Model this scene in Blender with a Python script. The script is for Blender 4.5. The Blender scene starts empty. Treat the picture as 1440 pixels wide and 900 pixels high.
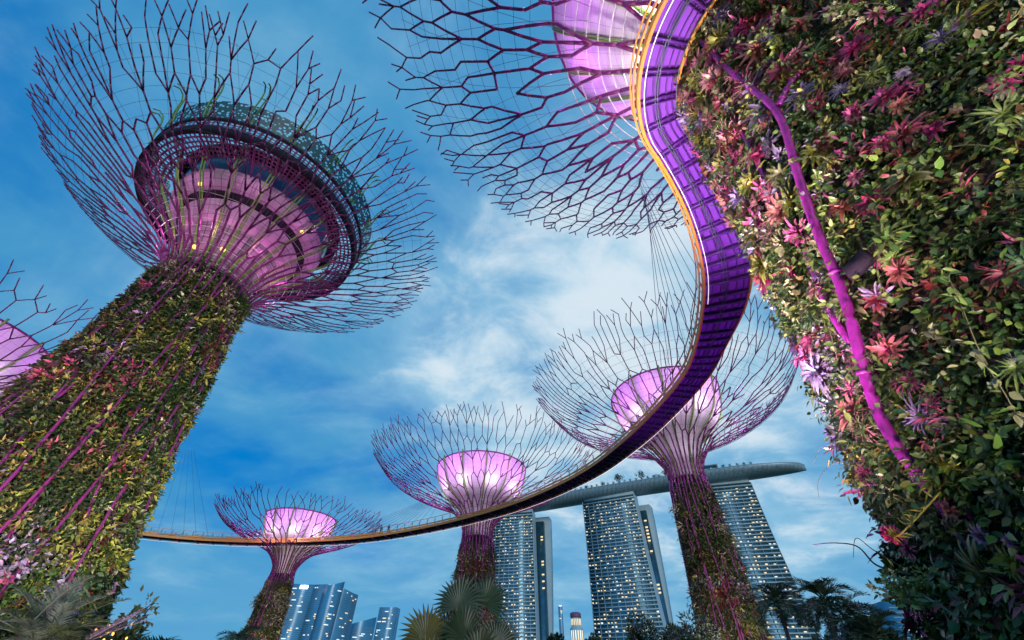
import bpy, math, random
import numpy as np
from mathutils import Vector, Matrix
R_ = math.radians
sc = bpy.context.scene
col = sc.collection

# ------------------------------------------------------------------ camera
CAM_Z = 1.6
cd = bpy.data.cameras.new('camera'); cam = bpy.data.objects.new('camera', cd); col.objects.link(cam)
cd.sensor_width = 36.0; cd.lens = 560 / 1440 * 36.0; cd.clip_start = 0.05; cd.clip_end = 12000
pt, rl = R_(43), R_(1)
F = Vector((0, math.cos(pt), math.sin(pt)))
R0 = Vector((1, 0, 0)); U0 = Vector((0, -math.sin(pt), math.cos(pt)))
RX = R0 * math.cos(rl) + U0 * math.sin(rl); UX = -R0 * math.sin(rl) + U0 * math.cos(rl)
m = Matrix((RX, UX, -F)).transposed().to_4x4(); m.translation = (0, 0, CAM_Z)
cam.matrix_world = m
sc.camera = cam

# ------------------------------------------------------------------ exposure, world, sun
sc.view_settings.view_transform = 'Standard'; sc.view_settings.look = 'None'
sc.view_settings.exposure = 0.6; sc.view_settings.gamma = 1.0; sc.view_settings.use_curve_mapping = False
sc.cycles.use_denoising = True
sc.cycles.max_bounces = 5; sc.cycles.diffuse_bounces = 2; sc.cycles.glossy_bounces = 2
sc.cycles.caustics_reflective = False; sc.cycles.caustics_refractive = False
SUN_EL, SUN_AZ = 7.0, 165.0
w = bpy.data.worlds.new('World'); sc.world = w; w.use_nodes = True
nt = w.node_tree; nt.nodes.clear()
def N(t, **k):
    n = nt.nodes.new(t)
    for a, b in k.items(): setattr(n, a, b)
    return n
def LK(a, b): nt.links.new(a, b)
def wmath(op, a, b=None, c=None, clamp=False):
    n = N('ShaderNodeMath', operation=op); n.use_clamp = clamp
    for i, v in enumerate((a, b, c)):
        if v is None: continue
        if isinstance(v, (int, float)): n.inputs[i].default_value = v
        else: LK(v, n.inputs[i])
    return n.outputs[0]
def wmix(fac, a, b, typ='MIX'):
    n = N('ShaderNodeMix', data_type='RGBA', blend_type=typ)
    for s, v in ((n.inputs[0], fac), (n.inputs[6], a), (n.inputs[7], b)):
        if isinstance(v, (int, float)): s.default_value = v
        elif isinstance(v, tuple): s.default_value = (*v, 1)
        else: LK(v, s)
    return n.outputs[2]
sky = N('ShaderNodeTexSky', sky_type='NISHITA'); sky.sun_disc = False
sky.sun_elevation = R_(SUN_EL); sky.sun_rotation = R_(SUN_AZ); sky.ozone_density = 4.0; sky.air_density = 1.0; sky.dust_density = 0.6
tc = N('ShaderNodeTexCoord'); sep = N('ShaderNodeSeparateXYZ'); LK(tc.outputs['Generated'], sep.inputs[0])
zc = wmath('MAXIMUM', sep.outputs[2], 0.0)
den = wmath('ADD', zc, 0.22)
px, py = wmath('DIVIDE', sep.outputs[0], den), wmath('DIVIDE', sep.outputs[1], den)
cmb = N('ShaderNodeCombineXYZ'); LK(px, cmb.inputs[0]); LK(py, cmb.inputs[1])
mp = N('ShaderNodeMapping'); LK(cmb.outputs[0], mp.inputs[0]); mp.inputs['Rotation'].default_value = (0, 0, R_(25)); mp.inputs['Scale'].default_value = (0.95, 1.15, 1)
def wnoise(scale, detail, rough, dist, loc):
    m2 = N('ShaderNodeMapping'); LK(mp.outputs[0], m2.inputs[0]); m2.inputs['Location'].default_value = loc
    n = N('ShaderNodeTexNoise'); LK(m2.outputs[0], n.inputs['Vector'])
    n.inputs['Scale'].default_value = scale; n.inputs['Detail'].default_value = detail
    n.inputs['Roughness'].default_value = rough; n.inputs['Distortion'].default_value = dist
    return n.outputs[0]
n1 = wnoise(1.5, 9, 0.56, 0.5, (3.1, 1.2, 0)); n2 = wnoise(4.2, 8, 0.6, 0.35, (7.7, 2.2, 0)); n3 = wnoise(0.8, 4, 0.5, 0.2, (1.3, 9.2, 0))
def lobe(v, k):
    d = N('ShaderNodeVectorMath', operation='DOT_PRODUCT'); LK(tc.outputs['Generated'], d.inputs[0]); d.inputs[1].default_value = v
    return wmath('POWER', wmath('MAXIMUM', d.outputs['Value'], 0.0), k)
def lin(x, a, b):      # smoothstep-like ramp
    n = N('ShaderNodeMapRange', interpolation_type='SMOOTHSTEP'); n.clamp = True
    LK(x, n.inputs[0]); n.inputs[1].default_value = a; n.inputs[2].default_value = b
    return n.outputs[0]
center = lobe((0.11, 0.72, 0.685), 7.0)          # the bright thin overcast ahead
right = lobe((0.50, 0.80, 0.36), 14.0)
dens = wmath('ADD', wmath('ADD', wmath('MULTIPLY', n1, 0.9), wmath('MULTIPLY', n2, 0.32)), wmath('ADD', wmath('MULTIPLY', center, 0.36), wmath('MULTIPLY', right, 0.14)))
veil = lin(dens, 0.56, 1.02)
puff = lin(wmath('ADD', wmath('MULTIPLY', n2, 0.75), wmath('ADD', wmath('MULTIPLY', n1, 0.45), wmath('ADD', wmath('MULTIPLY', center, 0.385), wmath('MULTIPLY', right, 0.14)))), 0.80, 1.08)
low = lin(wmath('ADD', wmath('SUBTRACT', 0.42, zc), wmath('MULTIPLY', wmath('SUBTRACT', n3, 0.5), 0.5)), 0.0, 0.35)
blue = wmix(1.0, sky.outputs[0], (0.085, 1.45, 2.3), 'MULTIPLY')
blue = wmix(0.9, blue, (0.0, 0.93, 2.7))
slate = wmix(low, (0.32, 1.75, 3.2), (0.70, 2.1, 3.55))
base = wmix(wmath('MULTIPLY', low, 0.85), blue, slate)
n4 = wnoise(2.3, 7, 0.55, 0.3, (5.5, 4.4, 0))
haze = lin(wmath('ADD', n4, wmath('MULTIPLY', n3, 0.35)), 0.44, 0.84)
base = wmix(wmath('MULTIPLY', haze, 0.75), base, (0.48, 1.95, 3.3))
c1 = wmix(veil, base, (1.70, 3.10, 4.15))
c2 = wmix(wmath('MULTIPLY', puff, 0.85), c1, (3.9, 4.4, 4.8))
bg = N('ShaderNodeBackground'); LK(c2, bg.inputs[0]); bg.inputs[1].default_value = 0.125
wo = N('ShaderNodeOutputWorld'); LK(bg.outputs[0], wo.inputs[0])
sd = bpy.data.lights.new('sun', 'SUN'); sd.energy = 0.9; sd.angle = R_(15); sd.color = (1, 0.93, 0.86)
so = bpy.data.objects.new('sun', sd); col.objects.link(so)
so.rotation_euler = Vector((math.sin(R_(SUN_AZ)) * math.cos(R_(SUN_EL)), math.cos(R_(SUN_AZ)) * math.cos(R_(SUN_EL)), math.sin(R_(SUN_EL)))).to_track_quat('Z', 'Y').to_euler()

# ------------------------------------------------------------------ materials
def mat(name, rgb, rough=0.5, metal=0.0, var=0.0, scale=6.0, bump=0.0, attr=None, emit=None, estr=0.0, spec=0.5):
    mt = bpy.data.materials.new(name); mt.use_nodes = True; t = mt.node_tree; b = t.nodes['Principled BSDF']
    b.inputs['Roughness'].default_value = rough; b.inputs['Metallic'].default_value = metal
    b.inputs['Specular IOR Level'].default_value = spec
    b.inputs['Base Color'].default_value = (*rgb, 1)
    src = None
    if attr:
        a = t.nodes.new('ShaderNodeAttribute'); a.attribute_name = attr; src = a.outputs['Color']
    if var or bump:
        co = t.nodes.new('ShaderNodeTexCoord'); n = t.nodes.new('ShaderNodeTexNoise'); t.links.new(co.outputs['Object'], n.inputs['Vector'])
        n.inputs['Scale'].default_value = scale; n.inputs['Detail'].default_value = 6; n.inputs['Roughness'].default_value = 0.6
        if var:
            mr = t.nodes.new('ShaderNodeMapRange'); t.links.new(n.outputs[0], mr.inputs[0])
            mr.inputs[1].default_value = 0.3; mr.inputs[2].default_value = 0.7; mr.inputs[3].default_value = 1 - var; mr.inputs[4].default_value = 1 + var
            mx = t.nodes.new('ShaderNodeMix'); mx.data_type = 'RGBA'; mx.blend_type = 'MULTIPLY'; mx.inputs[0].default_value = 1
            if src: t.links.new(src, mx.inputs[6])
            else: mx.inputs[6].default_value = (*rgb, 1)
            t.links.new(mr.outputs[0], mx.inputs[7]); src = mx.outputs[2]
        if bump:
            bp = t.nodes.new('ShaderNodeBump'); bp.inputs['Strength'].default_value = bump; bp.inputs['Distance'].default_value = 0.05
            t.links.new(n.outputs[0], bp.inputs['Height']); t.links.new(bp.outputs[0], b.inputs['Normal'])
    if src: t.links.new(src, b.inputs['Base Color'])
    if emit:
        b.inputs['Emission Color'].default_value = (*emit, 1); b.inputs['Emission Strength'].default_value = estr
    return mt
M = {}
M['leaf'] = mat('leaf', (0.06, 0.1, 0.03), 0.42, attr='Col', var=0.18, scale=3)
M['petal'] = mat('petal', (0.5, 0.05, 0.2), 0.45, attr='Col')
M['panel'] = mat('planting_panel', (0.022, 0.02, 0.016), 0.95, var=0.5, scale=3, bump=0.6)
M['concrete'] = mat('concrete', (0.32, 0.31, 0.30), 0.85, var=0.15, scale=2, bump=0.15)
M['steel'] = mat('purple_painted_steel', (0.17, 0.02, 0.13), 0.4, var=0.15, scale=2)
M['tube'] = mat('magenta_painted_steel', (0.26, 0.012, 0.23), 0.42, var=0.35, scale=5, bump=0.15)
M['wire'] = mat('galvanised_wire', (0.10, 0.13, 0.16), 0.5, metal=0.4)
M['hoop'] = mat('white_rod', (0.6, 0.6, 0.6), 0.5)
M['membrane'] = mat('pale_membrane', (0.72, 0.70, 0.72), 0.7, var=0.06, scale=1.2)
M['green'] = mat('lime_painted_rib', (0.16, 0.33, 0.05), 0.45, var=0.12, scale=2)
M['ringdark'] = mat('dark_metal_ring', (0.022, 0.015, 0.026), 0.8, var=0.2, scale=2, spec=0.15)
M['glassblue'] = mat('blue_glazing', (0.05, 0.16, 0.30), 0.12, spec=0.8)
M['fleck'] = None
M['pinkpanel'] = None
M['deck'] = mat('violet_deck_steel', (0.20, 0.045, 0.42), 0.5, var=0.12, scale=1.5)
M['beam'] = mat('violet_beam_steel', (0.11, 0.025, 0.24), 0.45, var=0.15, scale=2)
M['orange'] = mat('orange_painted_steel', (0.72, 0.33, 0.04), 0.4, var=0.12, scale=3)
M['led'] = mat('led_strip', (0.9, 0.9, 0.9), 0.5, emit=(1.0, 0.86, 0.95), estr=0.8)
M['lamp'] = mat('lamp_glow', (1, 1, 1), 0.5, emit=(1.0, 0.80, 0.95), estr=4.0)
M['amber'] = mat('amber_lamp', (1, 0.7, 0.2), 0.5, emit=(1.0, 0.50, 0.08), estr=1.6)
M['white'] = mat('white_housing', (0.75, 0.75, 0.78), 0.4)
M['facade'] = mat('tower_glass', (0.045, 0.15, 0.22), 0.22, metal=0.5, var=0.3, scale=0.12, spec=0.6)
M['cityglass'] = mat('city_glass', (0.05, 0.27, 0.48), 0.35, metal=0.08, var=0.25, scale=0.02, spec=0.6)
M['slab'] = mat('balcony_slab', (0.33, 0.49, 0.56), 0.6, var=0.12, scale=0.1)
M['endwall'] = mat('tower_end_wall', (0.34, 0.50, 0.58), 0.45, var=0.08, scale=0.05)
M['fin'] = mat('facade_fin', (0.24, 0.38, 0.44), 0.6)
M['litwin'] = mat('lit_window', (0.8, 0.7, 0.5), 0.5, emit=(1.0, 0.70, 0.32), estr=0.62)
M['litwhite'] = mat('lit_window_white', (0.8, 0.8, 0.8), 0.5, emit=(0.80, 0.95, 1.0), estr=0.55)
M['trunk'] = mat('palm_trunk', (0.10, 0.08, 0.065), 0.9, var=0.35, scale=6, bump=0.6)
M['skin'] = mat('person_skin', (0.35, 0.2, 0.14), 0.6); M['cloth1'] = mat('dark_shirt', (0.03, 0.04, 0.07), 0.8); M['cloth2'] = mat('grey_shirt', (0.12, 0.08, 0.14), 0.8)
M['lawn'] = mat('lawn', (0.04, 0.075, 0.025), 0.9, var=0.4, scale=0.6, bump=0.3)

def grid_mat(name, base, line, scale, msize, rough=0.5, metal=0.0, offset=0.0, squash=1.0, uv=True, c2=None):
    mt = bpy.data.materials.new(name); mt.use_nodes = True; t = mt.node_tree; b = t.nodes['Principled BSDF']
    br = t.nodes.new('ShaderNodeTexBrick'); co = t.nodes.new('ShaderNodeTexCoord')
    t.links.new(co.outputs['UV' if uv else 'Object'], br.inputs['Vector'])
    br.inputs['Color1'].default_value = (*base, 1); br.inputs['Color2'].default_value = (*(c2 or tuple(v * 0.8 for v in base)), 1)
    br.inputs['Mortar'].default_value = (*line, 1); br.inputs['Scale'].default_value = scale; br.inputs['Mortar Size'].default_value = msize
    br.offset = offset; br.squash = squash; br.inputs['Brick Width'].default_value = 1.0; br.inputs['Row Height'].default_value = 1.0
    t.links.new(br.outputs['Color'], b.inputs['Base Color']); b.inputs['Roughness'].default_value = rough; b.inputs['Metallic'].default_value = metal
    return mt
M['pinkpanel'] = grid_mat('pink_soffit_panels', (0.55, 0.36, 0.52), (0.16, 0.08, 0.15), 1.0, 0.03, 0.6)
M['greypanel'] = grid_mat('grey_wall_panels', (0.16, 0.14, 0.16), (0.05, 0.04, 0.05), 1.0, 0.05, 0.6, c2=(0.34, 0.24, 0.32))
M['conepanel'] = grid_mat('cone_membrane_panels', (0.74, 0.70, 0.74), (0.40, 0.36, 0.40), 1.0, 0.018, 0.7, c2=(0.70, 0.66, 0.70))
M['hull'] = grid_mat('hull_panels', (0.30, 0.44, 0.52), (0.17, 0.27, 0.34), 1.0, 0.08, 0.4, 0.2, c2=(0.26, 0.39, 0.47))
def perforated():
    mt = bpy.data.materials.new('perforated_green_screen'); mt.use_nodes = True; t = mt.node_tree; b = t.nodes['Principled BSDF']
    b.inputs['Base Color'].default_value = (0.02, 0.09, 0.10, 1); b.inputs['Roughness'].default_value = 0.5
    co = t.nodes.new('ShaderNodeTexCoord'); v = t.nodes.new('ShaderNodeTexVoronoi'); t.links.new(co.outputs['Object'], v.inputs['Vector']); v.inputs['Scale'].default_value = 2.6
    th = t.nodes.new('ShaderNodeMath'); th.operation = 'GREATER_THAN'; t.links.new(v.outputs['Distance'], th.inputs[0]); th.inputs[1].default_value = 0.36
    t.links.new(th.outputs[0], b.inputs['Alpha'])
    return mt
M['fleck'] = perforated()
M['grating'] = grid_mat('open_steel_grating', (0.05, 0.02, 0.045), (0.10, 0.03, 0.09), 1.0, 0.22, 0.6)
_t = M['grating'].node_tree; _b = next(n for n in _t.nodes if n.type == 'TEX_BRICK'); _t.links.new(_b.outputs['Fac'], _t.nodes['Principled BSDF'].inputs['Alpha'])

# ------------------------------------------------------------------ mesh building
class MB:
    def __init__(s): s.v = []; s.f = []; s.n = 0; s.c = []; s.uv = []
    def add(s, v, *faces, c=None):
        v = np.asarray(v, dtype=np.float64).reshape(-1, 3)
        for f in faces: s.f.append((np.asarray(f, dtype=np.int64) + s.n))
        s.v.append(v); s.n += len(v)
        if c is not None: s.c.append(np.broadcast_to(np.asarray(c, dtype=np.float32), (len(v), 3)))
    def box(s, c, size, rz=0.0):
        x, y, z = (q / 2 for q in size)
        p = np.array([(-x, -y, -z), (x, -y, -z), (x, y, -z), (-x, y, -z), (-x, -y, z), (x, -y, z), (x, y, z), (-x, y, z)])
        if rz:
            a, b = math.cos(rz), math.sin(rz); p[:, :2] = p[:, :2] @ np.array([[a, b], [-b, a]])
        s.add(p + np.array(c), [(0, 3, 2, 1), (4, 5, 6, 7), (0, 1, 5, 4), (1, 2, 6, 5), (2, 3, 7, 6), (3, 0, 4, 7)])
    def segs(s, P0, P1, r0, r1, k=6):       # many straight round bars at once
        P0 = np.atleast_2d(np.asarray(P0, float)); P1 = np.atleast_2d(np.asarray(P1, float)); n = len(P0)
        r0 = np.broadcast_to(np.asarray(r0, float), (n,)); r1 = np.broadcast_to(np.asarray(r1, float), (n,))
        d = P1 - P0; L = np.linalg.norm(d, axis=1, keepdims=True); d = d / np.maximum(L, 1e-9)
        ref = np.where(np.abs(d[:, 2:3]) > 0.9, np.array([[1., 0, 0]]), np.array([[0, 0, 1.]]))
        a = np.cross(d, ref); a /= np.linalg.norm(a, axis=1, keepdims=True); b = np.cross(d, a)
        ang = np.arange(k) * 2 * math.pi / k
        ring = a[:, None, :] * np.cos(ang)[None, :, None] + b[:, None, :] * np.sin(ang)[None, :, None]
        V = np.concatenate([P0[:, None] + ring * r0[:, None, None], P1[:, None] + ring * r1[:, None, None]], axis=1)
        i = np.arange(k); j = (i + 1) % k
        q = np.stack([i, j, j + k, i + k], axis=1); off = (np.arange(n) * 2 * k)[:, None, None]
        caps = np.stack([i[::-1], i + k], axis=0)
        s.add(V.reshape(-1, 3), (q[None] + off).reshape(-1, 4), (caps[None] + off).reshape(-1, k))
    def sweep(s, P, r, k=6, closed=False):
        P = np.asarray(P, float); n = len(P); r = np.broadcast_to(np.asarray(r, float), (n,))
        t = np.gradient(P, axis=0)
        if closed: t = np.roll(P, -1, 0) - np.roll(P, 1, 0)
        t /= np.maximum(np.linalg.norm(t, axis=1, keepdims=True), 1e-9)
        ref = np.where(np.abs(t[:, 2:3]) > 0.95, np.array([[1., 0, 0]]), np.array([[0, 0, 1.]]))
        a = np.cross(t, ref); a /= np.linalg.norm(a, axis=1, keepdims=True); b = np.cross(t, a)
        ang = np.arange(k) * 2 * math.pi / k
        V = P[:, None] + (a[:, None] * np.cos(ang)[None, :, None] + b[:, None] * np.sin(ang)[None, :, None]) * r[:, None, None]
        i = np.arange(k); j = (i + 1) % k; m_ = n if closed else n - 1
        A = (np.arange(m_) * k)[:, None]; B = ((np.arange(m_) + 1) % n * k)[:, None]
        q = np.stack([A + i, A + j, B + j, B + i], axis=2).reshape(-1, 4)
        fs = [q]
        if not closed: fs.append(np.stack([i[::-1], i + (n - 1) * k]))
        s.add(V.reshape(-1, 3), *fs)
    def lathe(s, prof, c, k=48, a0=0.0, a1=2 * math.pi):
        prof = np.asarray(prof, float); n = len(prof); full = abs(a1 - a0 - 2 * math.pi) < 1e-6
        kk = k if full else k + 1
        ang = a0 + (a1 - a0) * np.arange(kk) / k
        V = np.stack([c[0] + prof[:, None, 0] * np.cos(ang), c[1] + prof[:, None, 0] * np.sin(ang), np.broadcast_to(prof[:, None, 1], (n, kk))], axis=2)
        i = np.arange(k); j = (i + 1) % kk
        A = (np.arange(n - 1) * kk)[:, None]
        q = np.stack([A + i, A + j, A + kk + j, A + kk + i], axis=2).reshape(-1, 4)
        s.add(V.reshape(-1, 3), q)
    def build(s, name, m_, parent=None, smooth=False, uvf=None):
        me = bpy.data.meshes.new(name)
        V = np.concatenate(s.v).astype(np.float32)
        me.vertices.add(len(V)); me.vertices.foreach_set('co', V.ravel())
        loops = np.concatenate([f.ravel() for f in s.f]); tot = np.concatenate([np.full(len(f), f.shape[1]) for f in s.f])
        st = np.concatenate([[0], np.cumsum(tot)[:-1]])
        me.loops.add(len(loops)); me.loops.foreach_set('vertex_index', loops.astype(np.int32))
        me.polygons.add(len(tot)); me.polygons.foreach_set('loop_start', st.astype(np.int32))
        if uvf is not None:
            ul = me.uv_layers.new(name='UVMap'); ul.data.foreach_set('uv', uvf(V[loops]).astype(np.float32).ravel())
        if s.c:
            ca = me.color_attributes.new('Col', 'FLOAT_COLOR', 'POINT'); C = np.concatenate(s.c)
            ca.data.foreach_set('color', np.concatenate([C, np.ones((len(C), 1), np.float32)], axis=1).astype(np.float32).ravel())
        me.update(calc_edges=True)
        if smooth: me.polygons.foreach_set('use_smooth', np.ones(len(tot), bool))
        me.materials.append(m_)
        o = bpy.data.objects.new(name, me); col.objects.link(o)
        if parent is not None: o.parent = parent; o.location = tuple(-np.array(world_of(parent)))
        return o
def world_of(p):
    v = np.array(p.location[:])
    while p.parent is not None:
        p = p.parent; v = v + np.array(p.location[:])
    return v
def tag(o, label=None, cat=None, group=None, kind=None):
    for k, v in (('label', label), ('category', cat), ('group', group), ('kind', kind)):
        if v: o[k] = v
    return o
def thing(name, label, cat, loc=(0, 0, 0), group=None):
    o = bpy.data.objects.new(name, None); col.objects.link(o); o.location = loc; o.empty_display_size = 0.2
    return tag(o, label, cat, group)
def lamp(kind, loc, energy, color, size=0.3, aim=None, spot=60, blend=0.6):
    d = bpy.data.lights.new('floodlight', kind); d.energy = energy; d.color = color; d.shadow_soft_size = size
    o = bpy.data.objects.new('floodlight', d); col.objects.link(o); o.location = loc
    if kind == 'SPOT':
        d.spot_size = R_(spot); d.spot_blend = blend
        o.rotation_euler = (Vector(aim) - Vector(loc)).to_track_quat('-Z', 'Y').to_euler()
    return o

# ------------------------------------------------------------------ leaves
def leaves(mb, P, D, Nn, L, W, C, fold=0.12, droop=0.0, fine=False):
    """P base, D direction, Nn approx face normal; L length, W width, C colour per leaf."""
    D = D / np.linalg.norm(D, axis=1, keepdims=True)
    S = np.cross(D, Nn); S /= np.maximum(np.linalg.norm(S, axis=1, keepdims=True), 1e-6)
    U = np.cross(S, D); n = len(P); L = np.broadcast_to(L, (n,))[:, None]; W = np.broadcast_to(W, (n,))[:, None]
    sg = np.array([[0, 0, 1.]])
    if not fine:
        mid = P + D * L * 0.45 - U * L * fold
        tip = P + D * L - sg * L * droop - U * L * fold * 0.5
        a = P + D * L * 0.40 + S * W * 0.5; b = P + D * L * 0.40 - S * W * 0.5
        V = np.stack([P, a, tip, b, mid], axis=1).reshape(-1, 3); m_ = 5
        t = np.array([(0, 1, 4), (1, 2, 4), (2, 3, 4), (3, 0, 4)])
    else:
        f = U * L * fold
        q = [P, P + D * L * 0.22 + S * W * 0.40, P + D * L * 0.55 + S * W * 0.46 - sg * L * 0.03, P + D * L - f * 1.2 - sg * L * 0.10, P + D * L * 0.55 - S * W * 0.46 - sg * L * 0.03, P + D * L * 0.22 - S * W * 0.40, P + D * L * 0.25 - f * 0.6, P + D * L * 0.60 - f * 0.9]
        V = np.stack(q, axis=1).reshape(-1, 3); m_ = 8
        t = np.array([(0, 1, 6), (1, 2, 6), (2, 7, 6), (2, 3, 7), (3, 4, 7), (4, 6, 7), (4, 5, 6), (5, 0, 6)])
    mb.add(V, (t[None] + (np.arange(n) * m_)[:, None, None]).reshape(-1, 3), c=np.repeat(np.clip(C, 0, 1), m_, axis=0))
def prof_r(prof, z): return np.interp(z, [p[0] for p in prof], [p[1] for p in prof])
GREENS = [(0.045, 0.085, 0.02), (0.07, 0.115, 0.025), (0.028, 0.055, 0.018), (0.035, 0.07, 0.03), (0.10, 0.15, 0.03)]
def clothe(mb, rng, c, prof, z0, z1, th0, th1, nclump, per, lsize, crad, palette, weights, bulge=0.35, wratio=0.5, base=-0.12, fine=False, zone_p=0.62):
    th = rng.uniform(th0, th1, nclump)
    zz = np.linspace(z0, z1, 200); cw = np.cumsum(prof_r(prof, zz)); z = np.interp(rng.uniform(0, cw[-1], nclump), cw, zz)
    pw = np.array(weights) / sum(weights); sp = rng.choice(len(palette), nclump, p=pw)
    nz_ = 130; zt_h = rng.uniform(th0, th1, nz_); zt_z = rng.uniform(z0, z1, nz_); zs = rng.choice(len(palette), nz_, p=pw); zk = rng.uniform(0.7, 1.35, nz_)
    rm = prof_r(prof, z).mean(); dd = ((th[:, None] - zt_h) * rm) ** 2 + (z[:, None] - zt_z) ** 2; zi = dd.argmin(1)
    sp = np.where(rng.random(nclump) < zone_p, zs[zi], sp)
    sz = rng.uniform(0.75, 1.3, nclump) * zk[zi]
    k = rng.poisson(per, nclump) + 3; idx = np.repeat(np.arange(nclump), k); n = len(idx)
    off = rng.normal(0, 1, (n, 2)); rad = np.hypot(off[:, 0], off[:, 1])
    cr = (crad * sz)[idx]
    ds, dz = off[:, 0] * cr * 0.6, off[:, 1] * cr * 0.6
    zf = np.clip(z[idx] + dz, z0 - 0.3, z1 + 0.3); rp = prof_r(prof, zf); tf = th[idx] + ds / rp
    h = base + bulge * sz[idx] * np.exp(-rad ** 2 * 0.6) * rng.uniform(0.3, 1, n)
    rn = np.stack([np.cos(tf), np.sin(tf), np.zeros(n)], axis=1); tg = np.stack([-np.sin(tf), np.cos(tf), np.zeros(n)], axis=1)
    P = np.stack([c[0] + (rp + h) * np.cos(tf), c[1] + (rp + h) * np.sin(tf), zf], axis=1)
    up = np.array([[0, 0, 1.]])
    D = rn * rng.uniform(0.25, 1.0, (n, 1)) + tg * (off[:, :1] * 0.5 + rng.normal(0, 0.45, (n, 1))) + up * (off[:, 1:] * 0.4 + rng.normal(-0.25, 0.45, (n, 1)))
    Nn = rn * 0.6 + up * rng.uniform(0.1, 0.9, (n, 1)) + rng.normal(0, 0.35, (n, 3))
    pal = np.array(palette); C = pal[sp][idx] * rng.uniform(0.75, 1.7, (n, 1)) * (1 + rng.normal(0, 0.10, (n, 3)))
    L = lsize * sz[idx] * rng.uniform(0.65, 1.35, n)
    leaves(mb, P, D, Nn, L, L * wratio * rng.uniform(0.7, 1.2, n), C, fine=fine)

# ------------------------------------------------------------------ supertrees
def branch_net(rng, ft, nrib, spacing, step):
    """steel honeycomb laid on the flare: ribs run out, split in V, meet their neighbours, run on. Rows of (rib, th, t, th, t)."""
    T = np.linspace(0, 1, 60); R = lambda t: float(np.interp(min(t, 1), T, ft['r'])); segs = []; TP = 2 * math.pi; dl = step / ft['L']
    wrap = lambda d: (d + math.pi) % TP - math.pi
    nodes = [[TP * (i + 0.5) / nrib, 0.0, i] for i in range(nrib)]
    def relax(ns, k):
        ns.sort(key=lambda q: q[0] % TP); n = len(ns)
        th = np.array([q[0] for q in ns])
        for i, q in enumerate(ns): q[0] = th[i] + k * 0.5 * (wrap(th[(i + 1) % n] - th[i]) - wrap(th[i] - th[i - 1]))
    def put(rows):
        for rb, a, b in rows: segs.append((rb, a[0], a[1], a[0] + wrap(b[0] - a[0]), b[1]))
    tl = 0.0
    while tl < 1 - 0.35 * dl:
        last = tl > 1 - 1.4 * dl
        nodes.sort(key=lambda q: q[0] % TP); n = len(nodes)
        out = [[q[0] + rng.uniform(-0.05, 0.05) * TP / n, tl + dl * (0.5 + rng.uniform(-0.2, 0.2)), q[2]] for q in nodes]
        put([(q[2], q, o) for q, o in zip(nodes, out)])
        tl2 = tl + dl; sp = spacing / R(tl2)
        gm = [(wrap(out[(i + 1) % n][0] - out[i][0]) % TP) / sp for i in range(n)]
        kind = []
        for m_ in gm: kind.append('none' if m_ < 0.5 + 0.3 * rng.random() else ('open' if m_ > 1.7 or (m_ > 1.2 and rng.random() < 0.3) or (last and rng.random() < 0.4) else 'meet'))
        new = []; rows = []; jt = lambda: tl2 + dl * rng.uniform(-0.30, 0.32)
        for i in range(n):
            q = out[i]; nx = out[(i + 1) % n]; d = wrap(nx[0] - q[0]) % TP
            kl, kr = kind[i - 1], kind[i]
            avg = (gm[i - 1] + gm[i]) / 2
            if kl == 'none' and kr == 'none' or rng.random() < min(1, max(0.12, (avg - 0.8) * 1.1)):
                p = [q[0] + rng.uniform(-0.05, 0.05) * d, jt(), q[2]]; rows.append((q[2], q, p)); new.append(p)
            if kr == 'meet':
                p = [q[0] + d * rng.uniform(0.42, 0.58), jt(), q[2]]; new.append(p)
                drop = rng.random()
                if drop <= 0.10: p[2] = nx[2]
                if drop > 0.10: rows.append((q[2], q, p))
                if drop < 0.90: rows.append((nx[2], nx, p))
            elif kr == 'open':
                p = [q[0] + d * 0.34, jt(), q[2]]; rows.append((q[2], q, p)); new.append(p)
                p = [q[0] + d * 0.67, jt(), nx[2]]; rows.append((nx[2], nx, p)); new.append(p)
        relax(new, 0.33); put(rows)
        nodes = new; tl = tl2
        nodes.sort(key=lambda q: q[0] % TP)
        keep = []                                         # drop one of two that run too close
        for q in nodes:
            if keep and (q[0] - keep[-1][0]) % TP < 0.38 * sp and rng.random() < 0.8: continue
            if rng.random() < 0.03: continue
            keep.append(q)
        nodes = keep
    g = spacing / ft['r'][-1]
    for th, t, rb in nodes:                               # open twigs round the rim
        if rng.random() < 0.12: continue
        for s_ in ((-1, 1) if rng.random() < 0.6 else (rng.choice([-1, 1]),)):
            segs.append((rb, th, t, th + s_ * g * rng.uniform(0.15, 0.55), t + dl * rng.uniform(0.25, 0.55)))
    return segs
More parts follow.
